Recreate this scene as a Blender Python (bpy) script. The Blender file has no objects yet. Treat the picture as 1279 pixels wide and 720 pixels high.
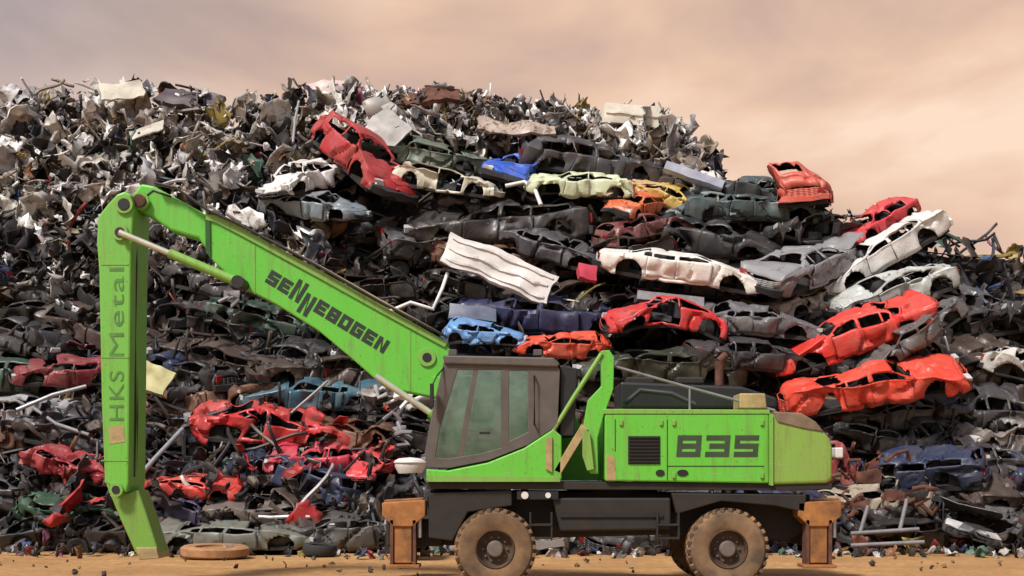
import bpy, bmesh, math, random
import numpy as np
from mathutils import Vector, Matrix, noise, Euler

R = math.radians
PI = math.pi
scene = bpy.context.scene
col = scene.collection

# ------------------------------------------------------------------ camera
FOC = 1663.0            # focal length in photo pixels (1279 wide)
HZ = 594.0              # horizon row in the photo
EYE = 1.7
def at(px, py, D):      # real place of a photo point that stands D metres away
    return Vector(((px - 640) * D / FOC, D, EYE + (HZ - py) * D / FOC))
cam_d = bpy.data.cameras.new('camera')
cam = bpy.data.objects.new('camera', cam_d)
col.objects.link(cam)
cam.location = (0, 0, EYE)
cam.rotation_euler = (PI / 2, 0, 0)
cam_d.sensor_width = 36
cam_d.lens = 36 * FOC / 1279
cam_d.shift_y = (HZ - 360) / 1279
cam_d.clip_end = 3000
scene.camera = cam

# ------------------------------------------------------------------ materials
def newmat(name):
    m = bpy.data.materials.new(name)
    m.use_nodes = True
    nt = m.node_tree
    b = nt.nodes['Principled BSDF']
    return m, nt, b

def coords(nt, scale=1.0, rand=True):
    tc = nt.nodes.new('ShaderNodeTexCoord')
    if not rand:
        return tc.outputs['Object']
    oi = nt.nodes.new('ShaderNodeObjectInfo')
    mul = nt.nodes.new('ShaderNodeMath'); mul.operation = 'MULTIPLY'; mul.inputs[1].default_value = 37.0
    nt.links.new(oi.outputs['Random'], mul.inputs[0])
    ad = nt.nodes.new('ShaderNodeVectorMath'); ad.operation = 'ADD'
    nt.links.new(tc.outputs['Object'], ad.inputs[0])
    nt.links.new(mul.outputs[0], ad.inputs[1])
    return ad.outputs[0]

def noise_node(nt, vec, scale, detail=4, rough=0.6, dist=0.0):
    n = nt.nodes.new('ShaderNodeTexNoise')
    n.inputs['Scale'].default_value = scale
    n.inputs['Detail'].default_value = detail
    n.inputs['Roughness'].default_value = rough
    n.inputs['Distortion'].default_value = dist
    nt.links.new(vec, n.inputs['Vector'])
    return n.outputs['Fac']

def ramp(nt, fac, stops):
    r = nt.nodes.new('ShaderNodeValToRGB')
    el = r.color_ramp.elements
    while len(el) < len(stops):
        el.new(0.5)
    for e, (p, c) in zip(el, stops):
        e.position = p
        e.color = (c[0], c[1], c[2], 1) if not isinstance(c, (int, float)) else (c, c, c, 1)
    nt.links.new(fac, r.inputs['Fac'])
    return r.outputs['Color']

def mixc(nt, fac, a, b, mode='MIX'):
    m = nt.nodes.new('ShaderNodeMix')
    m.data_type = 'RGBA'
    m.blend_type = mode
    for sock, v in ((m.inputs['Factor'], fac), (m.inputs['A'], a), (m.inputs['B'], b)):
        pass
    ins = [s for s in m.inputs if s.enabled]
    f, A, B = m.inputs[0], m.inputs[6], m.inputs[7]
    if isinstance(fac, (int, float)): f.default_value = fac
    else: nt.links.new(fac, f)
    for s, v in ((A, a), (B, b)):
        if isinstance(v, tuple): s.default_value = (v[0], v[1], v[2], 1)
        else: nt.links.new(v, s)
    return m.outputs[2]

def bump(nt, b, h, strength=0.3, dist=0.02):
    bp = nt.nodes.new('ShaderNodeBump')
    bp.inputs['Strength'].default_value = strength
    bp.inputs['Distance'].default_value = dist
    nt.links.new(h, bp.inputs['Height'])
    nt.links.new(bp.outputs[0], b.inputs['Normal'])

DUST = (0.20, 0.145, 0.10)
RUST = (0.13, 0.045, 0.018)
_paint = {}
def paint(c, dirt=0.45, rust=0.585, rough=0.42, coat=0.18, metal=0.0):
    key = (tuple(round(v, 3) for v in c), dirt, rust, rough, coat, metal)
    if key in _paint: return _paint[key]
    m, nt, b = newmat('paint')
    v = coords(nt)
    n1 = noise_node(nt, v, 1.7, 6, 0.65, 0.4)
    n2 = noise_node(nt, v, 4.5, 7, 0.7, 0.6)
    n3 = noise_node(nt, v, 17, 5, 0.65)
    lum = sum(c) / 3
    if lum > .5: dirt = .28; rust = .63
    if lum < .08: dirt = .17
    d = ramp(nt, n1, [(0.40, 0.0), (0.72, dirt)])
    cc = mixc(nt, d, tuple(c), DUST)
    lighter = tuple(min(1, x * 1.25 + 0.02) for x in c)
    cc = mixc(nt, ramp(nt, n3, [(0.5, 0.0), (0.75, 0.35)]), cc, lighter)
    n7 = noise_node(nt, v, 38, 3, 0.7)
    cc = mixc(nt, ramp(nt, n7, [(0.60, 0.0), (0.70, 0.5)]), cc, (0.07, 0.055, 0.045))
    mpp = nt.nodes.new('ShaderNodeMapping'); mpp.inputs['Scale'].default_value = (2.2, 8, 26); nt.links.new(v, mpp.inputs[0])
    n8 = noise_node(nt, mpp.outputs[0], 1.0, 4, 0.65, .4)
    cc = mixc(nt, ramp(nt, n8, [(0.66, 0.0), (0.72, 0.55)]), cc, (0.30, 0.27, 0.25))
    if rust > 0:
        rf = ramp(nt, n2, [(rust, 0.0), (rust + 0.07, 0.85)])
        cc = mixc(nt, rf, cc, mixc(nt, n3, RUST, (0.05, 0.03, 0.025)))
    nt.links.new(cc, b.inputs['Base Color'])
    rr = ramp(nt, n1, [(0.3, rough - 0.1), (0.75, min(1, rough + 0.35))])
    nt.links.new(rr, b.inputs['Roughness'])
    b.inputs['Metallic'].default_value = metal
    b.inputs['Coat Weight'].default_value = coat
    b.inputs['Coat Roughness'].default_value = 0.25
    hb = nt.nodes.new('ShaderNodeMath'); hb.operation = 'MULTIPLY_ADD'; nt.links.new(n3, hb.inputs[0]); hb.inputs[1].default_value = .35; nt.links.new(n2, hb.inputs[2])
    bump(nt, b, hb.outputs[0], 0.42, 0.035)
    _paint[key] = m
    return m

def simple(name, c, rough=0.7, var=0.35, scale=6, metal=0.0, c2=None, bumpd=0.01):
    m, nt, b = newmat(name)
    v = coords(nt)
    n = noise_node(nt, v, scale, 6, 0.65)
    dk = c2 or tuple(x * (1 - var) for x in c)
    nt.links.new(ramp(nt, n, [(0.35, dk), (0.68, c)]), b.inputs['Base Color'])
    b.inputs['Roughness'].default_value = rough
    b.inputs['Metallic'].default_value = metal
    bump(nt, b, n, 0.3, bumpd)
    return m

M = {}
M['inner'] = simple('inner_shade', (0.035, 0.032, 0.032), 0.75, 0.6, 5, c2=(0.012, 0.011, 0.011))  # panel insides near-black: shade deep in the shells painted in
M['under'] = simple('underbody', (0.035, 0.028, 0.024), 0.85, 0.6, 4, c2=(0.010, 0.009, 0.009))
M['seat'] = simple('seat_fabric', (0.05, 0.05, 0.055), 0.9)
M['tyre'] = simple('tyre_rubber', (0.028, 0.027, 0.026), 0.85, 0.3, 8)
M['rim'] = simple('rim_steel', (0.12, 0.11, 0.105), 0.5, 0.5, 9, metal=0.5)
M['plastic'] = simple('bumper_plastic', (0.03, 0.03, 0.032), 0.6, 0.4)
M['chrome'] = simple('bare_steel', (0.55, 0.55, 0.57), 0.38, 0.3, 9, metal=0.6)
M['lamp'] = simple('lamp_lens', (0.55, 0.55, 0.55), 0.25, 0.2)
M['tail'] = simple('tail_lens', (0.30, 0.015, 0.015), 0.3, 0.3)

def green_mat(name, dust, base=(0.10, 0.53, 0.034)):
    m, nt, b = newmat(name)
    v = coords(nt, rand=False)
    n1 = noise_node(nt, v, 0.9, 6, 0.62, 0.5)
    n2 = noise_node(nt, v, 7, 7, 0.7)
    cc = mixc(nt, ramp(nt, n1, [(0.38, 0.0 + dust * 0.4), (0.75, dust)]), base, (0.25, 0.19, 0.085))
    cc = mixc(nt, ramp(nt, n2, [(0.52, 0.0), (0.78, 0.28)]), cc, (0.20, 0.40, 0.06))
    cc = mixc(nt, ramp(nt, n2, [(0.23, 0.5), (0.33, 0.0)]), cc, (0.05, 0.10, 0.02))
    mpg = nt.nodes.new('ShaderNodeMapping'); mpg.inputs['Scale'].default_value = (9, 9, .7)
    nt.links.new(v, mpg.inputs[0])
    n4 = noise_node(nt, mpg.outputs[0], 1.0, 6, 0.7, .3)          # run marks
    cc = mixc(nt, ramp(nt, n4, [(0.52, 0.0), (0.70, .42 + .3 * dust)]), cc, (0.16, 0.15, 0.05))
    mps = nt.nodes.new('ShaderNodeMapping'); mps.inputs['Scale'].default_value = (3, 3, 40); mps.inputs['Rotation'].default_value = (0, .25, 0)
    nt.links.new(v, mps.inputs[0])
    n5 = noise_node(nt, mps.outputs[0], 1.0, 3, 0.6, .2)          # scratches
    cc = mixc(nt, ramp(nt, n5, [(0.65, 0.0), (0.72, .5)]), cc, (0.32, 0.36, 0.2))
    n6 = noise_node(nt, v, 22, 4, 0.7)
    cc = mixc(nt, ramp(nt, n6, [(0.62, 0.0), (0.68, .7)]), cc, (0.09, 0.06, 0.03))
    nt.links.new(cc, b.inputs['Base Color'])
    nt.links.new(ramp(nt, n1, [(.35, .36), (.75, .75)]), b.inputs['Roughness'])
    b.inputs['Coat Weight'].default_value = 0.15
    b.inputs['Coat Roughness'].default_value = 0.3
    bump(nt, b, n2, 0.08, 0.01)
    return m
M['green'] = green_mat('machine_green', 0.20)
M['green_dusty'] = green_mat('machine_green_dusty', 0.62, (.20, .44, .055))
M['green_pale'] = green_mat('machine_green_worn', 0.35, (0.17, 0.44, 0.06))
M['sandpaint'] = simple('sun_bleached_steel', (0.46, 0.33, 0.15), 0.7, 0.4, 6)
M['cabgrey'] = simple('cab_frame_grey', (0.115, 0.098, 0.085), 0.55, 0.3, 3)
M['chassis'] = simple('chassis_black', (0.024, 0.019, 0.014), 0.7, 0.5, 3, c2=(0.014, 0.011, 0.009))
M['black'] = simple('black_paint', (0.016, 0.016, 0.017), 0.55, 0.4, 5)
M['letter'] = simple('lettering_black', (0.022, 0.035, 0.024), 0.5, 0.3, 5)
M['letter_grey'] = simple('lettering_grey', (0.17, 0.2, 0.16), 0.5, 0.2, 5)
M['support'] = simple('rusty_orange_support', (0.42, 0.17, 0.045), 0.75, 0.5, 4, c2=(0.16, 0.07, 0.025))
M['machine_tyre'] = simple('dusty_tyre', (0.27, 0.165, 0.085), 0.95, 0.5, 2.2, c2=(0.085, 0.058, 0.038))
M['machine_tyre_front'] = simple('dusty_tyre_dark', (0.25, 0.145, 0.07), 0.95, 0.5, 1.6, c2=(0.055, 0.038, 0.028))
M['machine_rim'] = simple('dirty_rim', (0.10, 0.055, 0.03), 0.7, 0.5, 5, c2=(0.035, 0.02, 0.014))
M['hub'] = simple('hub_steel', (0.16, 0.13, 0.11), 0.6, 0.4, 6)
M['rod'] = simple('polished_rod', (0.62, 0.62, 0.50), 0.3, 0.2, 5, metal=0.4)
M['white'] = simple('white_paint_worn', (0.74, 0.71, 0.68), 0.5, 0.2, 3)
M['paleblue'] = simple('pale_lavender_steel', (0.36, 0.37, 0.45), 0.45, 0.3, 4)
M['steelgrey'] = simple('grey_steel', (0.25, 0.24, 0.25), 0.55, 0.4, 5)
M['rust'] = simple('rusted_steel', (0.17, 0.065, 0.035), 0.85, 0.5, 5, c2=(0.06, 0.025, 0.018))

m, nt, b = newmat('cab_glass')
nt.nodes.remove(b)
tr = nt.nodes.new('ShaderNodeBsdfTransparent'); tr.inputs[0].default_value = (0.62, 0.84, 0.73, 1)
gl = nt.nodes.new('ShaderNodeBsdfGlossy'); gl.inputs['Roughness'].default_value = 0.08; gl.inputs[0].default_value = (0.88, 0.97, 0.95, 1)
mx = nt.nodes.new('ShaderNodeMixShader')
v = coords(nt, rand=False)
nn = noise_node(nt, v, 2.5, 4, 0.6)
nt.links.new(ramp(nt, nn, [(0.3, 0.14), (0.7, 0.42)]), mx.inputs[0])
nt.links.new(tr.outputs[0], mx.inputs[1]); nt.links.new(gl.outputs[0], mx.inputs[2])
nt.links.new(mx.outputs[0], nt.nodes['Material Output'].inputs[0])
M['glass'] = m

# scrap: the colour of each piece is stored on its faces
m, nt, b = newmat('scrap_metal')
at_n = nt.nodes.new('ShaderNodeAttribute'); at_n.attribute_name = 'piece_colour'
v = coords(nt, rand=False)
n1 = noise_node(nt, v, 3.2, 6, 0.7, 0.5)
n2 = noise_node(nt, v, 14, 5, 0.7)
cc = mixc(nt, ramp(nt, n1, [(0.5, 0.0), (0.62, 0.65)]), at_n.outputs['Color'], mixc(nt, n2, (0.10, 0.05, 0.03), (0.04, 0.032, 0.03)))
nt.links.new(cc, b.inputs['Base Color'])
b.inputs['Roughness'].default_value = 0.55
b.inputs['Metallic'].default_value = 0.15
bump(nt, b, n2, 0.4, 0.02)
M['scrap'] = m

m, nt, b = newmat('sandy_ground')
v = coords(nt, rand=False)
n1 = noise_node(nt, v, 0.35, 8, 0.65, 0.3)
n2 = noise_node(nt, v, 5.0, 8, 0.7)
n3 = noise_node(nt, v, 40.0, 4, 0.7)
cc = ramp(nt, n1, [(0.3, (0.36, 0.185, 0.06)), (0.55, (0.50, 0.27, 0.095)), (0.75, (0.57, 0.34, 0.14))])
cc = mixc(nt, ramp(nt, n2, [(0.35, 0.55), (0.6, 0.0)]), cc, (0.20, 0.105, 0.045))
cc = mixc(nt, ramp(nt, n3, [(0.6, 0.0), (0.75, 0.5)]), cc, (0.50, 0.36, 0.2))
mpt = nt.nodes.new('ShaderNodeMapping'); mpt.inputs['Scale'].default_value = (.07, 1.7, 1); nt.links.new(v, mpt.inputs[0])
n4 = noise_node(nt, mpt.outputs[0], 1.0, 5, .6, .3)      # wheel tracks along the heap
cc = mixc(nt, ramp(nt, n4, [(0.46, 0.0), (0.66, 0.35)]), cc, (0.26, 0.14, 0.06))
n5 = noise_node(nt, v, .9, 5, .65, .6)                   # oil stains
cc = mixc(nt, ramp(nt, n5, [(0.62, 0.0), (0.70, 0.6)]), cc, (0.10, 0.06, 0.035))
nt.links.new(cc, b.inputs['Base Color'])
b.inputs['Roughness'].default_value = 0.95
bump(nt, b, n2, 0.8, 0.06)
M['ground'] = m

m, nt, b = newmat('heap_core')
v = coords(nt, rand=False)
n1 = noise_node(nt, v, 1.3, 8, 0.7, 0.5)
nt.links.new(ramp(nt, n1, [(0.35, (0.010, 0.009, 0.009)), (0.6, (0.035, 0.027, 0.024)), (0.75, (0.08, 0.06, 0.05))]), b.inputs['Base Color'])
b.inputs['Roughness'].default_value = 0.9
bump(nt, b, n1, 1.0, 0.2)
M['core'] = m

# ------------------------------------------------------------------ mesh helpers
def link(name, me, mat=None, parent=None):
    o = bpy.data.objects.new(name, me)
    col.objects.link(o)
    if mat is not None:
        for k in (mat if isinstance(mat, (list, tuple)) else [mat]):
            me.materials.append(k)
    if parent is not None:
        o.parent = parent
    return o

def from_bm(name, bm, mat=None, parent=None, smooth=None, bevel=0.0, segs=2):
    me = bpy.data.meshes.new(name)
    bmesh.ops.recalc_face_normals(bm, faces=bm.faces[:])
    bm.to_mesh(me); bm.free()
    o = link(name, me, mat, parent)
    if bevel:
        md = o.modifiers.new('bevel', 'BEVEL'); md.width = bevel; md.segments = segs
        md.limit_method = 'ANGLE'; md.angle_limit = R(40)
    if smooth is not None:
        for p in me.polygons: p.use_smooth = True
        me.set_sharp_from_angle(angle=R(smooth))
    return o

def empty(name, loc=(0, 0, 0)):
    o = bpy.data.objects.new(name, None)
    o.empty_display_size = 0.3
    o.location = loc
    col.objects.link(o)
    return o

def tag(o, label, cat, group=None, kind=None):
    if label: o['label'] = label
    if cat: o['category'] = cat
    if group: o['group'] = group
    if kind: o['kind'] = kind
    return o

def add_box(bm, c, s, rot=None):
    ret = bmesh.ops.create_cube(bm, size=1.0)
    mt = Matrix.Translation(Vector(c)) @ (rot.to_matrix().to_4x4() if rot is not None else Matrix.Identity(4)) @ Matrix.Diagonal((s[0], s[1], s[2], 1))
    bmesh.ops.transform(bm, matrix=mt, verts=ret['verts'])
    return ret['verts']

def add_bar(bm, a, b2, r, segs=10, r2=None):
    a, b2 = Vector(a), Vector(b2)
    d = b2 - a
    ret = bmesh.ops.create_cone(bm, cap_ends=True, segments=segs, radius1=r, radius2=r2 if r2 else r, depth=d.length)
    q = d.to_track_quat('Z', 'Y')
    bmesh.ops.transform(bm, matrix=Matrix.Translation((a + b2) / 2) @ q.to_matrix().to_4x4(), verts=ret['verts'])

def add_tube(bm, pts, r, segs=8):
    pts = [Vector(p) for p in pts]
    rings = []
    for i, p in enumerate(pts):
        t = (pts[min(i + 1, len(pts) - 1)] - pts[max(i - 1, 0)]).normalized()
        q = t.to_track_quat('Z', 'Y')
        rings.append([bm.verts.new(p + q @ Vector((r * math.cos(2 * PI * k / segs), r * math.sin(2 * PI * k / segs), 0))) for k in range(segs)])
    for a, b2 in zip(rings, rings[1:]):
        for k in range(segs):
            bm.faces.new((a[k], a[(k + 1) % segs], b2[(k + 1) % segs], b2[k]))
    bm.faces.new(rings[0][::-1]); bm.faces.new(rings[-1])

def add_lathe_y(bm, c, prof, segs=48):
    """profile of (radius, y) turned about the Y axis through c"""
    c = Vector(c); rings = []
    for r, y in prof:
        rings.append([bm.verts.new(c + Vector((r * math.cos(2 * PI * k / segs), y, r * math.sin(2 * PI * k / segs)))) for k in range(segs)])
    for a, b2 in zip(rings, rings[1:]):
        for k in range(segs):
            bm.faces.new((a[k], a[(k + 1) % segs], b2[(k + 1) % segs], b2[k]))

def prism(bm, pts, y0, y1, holes=()):
    """outline of (x, z) points extruded from y0 (near) to y1, with real holes"""
    edges = []
    for loop in [pts] + list(holes):
        vs = [bm.verts.new((p[0], y0, p[1])) for p in loop]
        edges += [bm.edges.new((vs[i], vs[(i + 1) % len(vs)])) for i in range(len(vs))]
    if holes:
        g = bmesh.ops.triangle_fill(bm, use_beauty=True, use_dissolve=False, edges=edges, normal=(0, -1, 0))
        fs = [f for f in g['geom'] if isinstance(f, bmesh.types.BMFace)]
    else:
        g = bmesh.ops.contextual_create(bm, geom=edges)
        fs = g['faces']
    ex = bmesh.ops.extrude_face_region(bm, geom=fs)
    vs = [v for v in ex['geom'] if isinstance(v, bmesh.types.BMVert)]
    bmesh.ops.translate(bm, verts=vs, vec=(0, y1 - y0, 0))

def pxs(pts, D):        # photo outline -> real (x, z) outline at distance D
    return [(at(px, py, D).x, at(px, py, D).z) for px, py in pts]

# ------------------------------------------------------------------ stroke lettering
def stroke_quads(poly, t, closed=False):
    P = [Vector((p[0], p[1])) for p in poly]
    n = len(P); L = []; Rr = []
    for i in range(n):
        if closed or 0 < i < n - 1:
            d1 = (P[i] - P[i - 1]).normalized(); d2 = (P[(i + 1) % n] - P[i]).normalized()
            n1 = Vector((-d1.y, d1.x)); n2 = Vector((-d2.y, d2.x))
            mm = (n1 + n2).normalized(); s = t / 2 / max(0.35, mm.dot(n1))
            o = mm * s
        else:
            d = (P[1] - P[0]).normalized() if i == 0 else (P[-1] - P[-2]).normalized()
            o = Vector((-d.y, d.x)) * t / 2
        L.append(P[i] + o); Rr.append(P[i] - o)
    return [(L[i], L[(i + 1) % n], Rr[(i + 1) % n], Rr[i]) for i in range(n if closed else n - 1)]

def glyph(ch, w, h, t):
    x0, x1, z0, z1, zm = t / 2, w - t / 2, t / 2, h - t / 2, h / 2
    if ch == 'S': return stroke_quads([(w, z1), (x0, z1), (x0, zm), (x1, zm), (x1, z0), (0, z0)], t)
    if ch == '5': return stroke_quads([(w, z1), (x0, z1), (x0, zm), (x1, zm), (x1, z0), (0, z0)], t)
    if ch == 'E': return stroke_quads([(w, z1), (x0, z1), (x0, z0), (w, z0)], t) + stroke_quads([(t, zm), (w * 0.9, zm)], t)
    if ch == '3': return stroke_quads([(0, z1), (x1, z1), (x1, z0), (0, z0)], t) + stroke_quads([(w * 0.15, zm), (w - t, zm)], t)
    if ch in '8B': return stroke_quads([(x0, z0), (x0, z1), (x1, z1), (x1, z0)], t, True) + stroke_quads([(t, zm), (w - t, zm)], t)
    if ch == 'O': return stroke_quads([(x0, z0), (x0, z1), (x1, z1), (x1, z0)], t, True)
    if ch == 'G': return stroke_quads([(w, z1), (x0, z1), (x0, z0), (x1, z0), (x1, zm), (w * 0.45, zm)], t)
    if ch == 'N':
        return [tuple(map(Vector, q)) for q in (((0, 0), (0, h), (t, h), (t, 0)), ((w - t, 0), (w - t, h), (w, h), (w, 0)),
                ((t, h), (w - t, t * 0.9), (w - t, 0), (t, h - t * 0.9)))]
    return []

def add_letters(bm, quads, org, ang, y, depth=0.005, shear=0.0):
    """letters laid on a vertical face at depth y, running along angle ang"""
    ca, sa = math.cos(ang), math.sin(ang)
    for q in quads:
        vs = []
        for yy in (y - depth, y):
            for p in q:
                px_, pz_ = p.x + shear * p.y, p.y
                vs.append(bm.verts.new((org[0] + px_ * ca - pz_ * sa, yy, org[1] + px_ * sa + pz_ * ca)))
        bm.faces.new(vs[:4])
        for i in range(4):
            bm.faces.new((vs[i], vs[4 + i], vs[4 + (i + 1) % 4], vs[(i + 1) % 4]))

# ------------------------------------------------------------------ ground
bm = bmesh.new()
xs = [-900, -300, -120, -60] + [i * 0.8 - 30 for i in range(76)] + [60, 120, 300, 900]
ys = [-300, -60, 0, 8] + [14 + i * 0.5 for i in range(40)] + [40, 70, 150, 400, 1200]
gv = []
for y in ys:
    row = []
    for x in xs:
        z = 0.0
        if -31 < x < 31 and 13 < y < 35:
            z = 0.05 * noise.noise((x * 0.5, y * 0.5, 3)) + 0.03 * noise.noise((x * 1.7, y * 1.7, 8)) + 0.05 * noise.noise((x * 0.12, y * 1.9, 5))
            if y > 26: z += 0.0
        row.append(bm.verts.new((x, y, z - 0.02)))
    gv.append(row)
for a, b2 in zip(gv, gv[1:]):
    for i in range(len(xs) - 1):
        bm.faces.new((a[i], a[i + 1], b2[i + 1], b2[i]))
g = from_bm('ground', bm, M['ground'], smooth=80)
tag(g, 'bare orange sandy ground of the yard', None, kind='structure')

# ------------------------------------------------------------------ the heap's shape
FOOT_PY, TOP_PY = 690.0, 105.0
def heap_D(py):
    return 29.3 + (FOOT_PY - py) / (FOOT_PY - TOP_PY) * 12.0
SKY = [(-500, 180), (-150, 130), (0, 112), (80, 106), (200, 112), (300, 124), (400, 112), (470, 124), (540, 120), (640, 135), (700, 138), (760, 150),
       (835, 152), (885, 196), (905, 228), (975, 232), (1010, 226), (1045, 242), (1075, 256), (1120, 258), (1200, 282), (1290, 300), (1500, 380), (1700, 520)]
def sky_py(px):
    for (a, ya), (b2, yb) in zip(SKY, SKY[1:]):
        if a <= px <= b2:
            return ya + (yb - ya) * (px - a) / (b2 - a)
    return 400
def heap(px, py, off=0.0):
    return at(px, py, heap_D(py)) + Vector((0, off, 0))

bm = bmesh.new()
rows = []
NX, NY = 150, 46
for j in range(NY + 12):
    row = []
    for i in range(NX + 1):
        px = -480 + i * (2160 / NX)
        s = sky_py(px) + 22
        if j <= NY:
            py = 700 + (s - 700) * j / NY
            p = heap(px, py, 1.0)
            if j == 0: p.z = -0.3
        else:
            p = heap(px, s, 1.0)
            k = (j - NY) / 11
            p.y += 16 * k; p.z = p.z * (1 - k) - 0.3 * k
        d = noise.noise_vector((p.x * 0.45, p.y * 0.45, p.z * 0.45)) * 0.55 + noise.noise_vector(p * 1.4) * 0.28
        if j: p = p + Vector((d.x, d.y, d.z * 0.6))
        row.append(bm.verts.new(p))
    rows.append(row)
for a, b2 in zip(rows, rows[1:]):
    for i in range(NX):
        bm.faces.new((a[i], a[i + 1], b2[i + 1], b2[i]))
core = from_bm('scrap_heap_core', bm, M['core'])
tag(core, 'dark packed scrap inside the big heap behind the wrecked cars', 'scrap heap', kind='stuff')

# ------------------------------------------------------------------ wrecked cars
TYPES = {
 'saloon': dict(L=4.45, W=1.72, top=[(0, .50), (.03, .64), (.10, .72), (.27, .88), (.305, .93), (.42, 1.36), (.55, 1.41), (.67, 1.38), (.80, 1.00), (.96, .95), (1, .74)],
             ws=(.31, .415), rw=(.69, .79), win=[(.355, .515), (.54, .665), (.675, .72)], boot=.805, doors=[(.325, .53), (.53, .70)], arch=(.185, .80)),
 'hatchback': dict(L=3.8, W=1.64, top=[(0, .50), (.04, .68), (.10, .76), (.25, .92), (.29, .97), (.42, 1.40), (.56, 1.45), (.84, 1.38), (.955, .96), (1, .72)],
             ws=(.295, .415), rw=(.855, .945), win=[(.35, .54), (.56, .78)], boot=.955, doors=[(.31, .55)], arch=(.185, .81)),
 'estate': dict(L=4.6, W=1.74, top=[(0, .52), (.03, .68), (.10, .76), (.25, .90), (.29, .96), (.40, 1.40), (.52, 1.46), (.90, 1.42), (.965, 1.0), (1, .74)],
             ws=(.295, .395), rw=(.905, .96), win=[(.345, .50), (.52, .66), (.68, .87)], boot=.965, doors=[(.31, .51), (.51, .67)], arch=(.18, .80)),
 'van': dict(L=4.3, W=1.75, top=[(0, .65), (.03, .85), (.08, .95), (.16, 1.10), (.19, 1.18), (.31, 1.78), (.42, 1.86), (.95, 1.84), (.985, 1.25), (1, .8)],
             ws=(.195, .30), rw=(.955, .98), win=[(.255, .40)], boot=.985, doors=[(.22, .42), (.43, .68)], arch=(.16, .80)),
}
def lerp_prof(prof, u):
    for (a, za), (b2, zb) in zip(prof, prof[1:]):
        if u <= b2:
            f = (u - a) / (b2 - a); f = f * f * (3 - 2 * f) * 0.5 + f * 0.5
            return za + (zb - za) * f
    return prof[-1][1]

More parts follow.
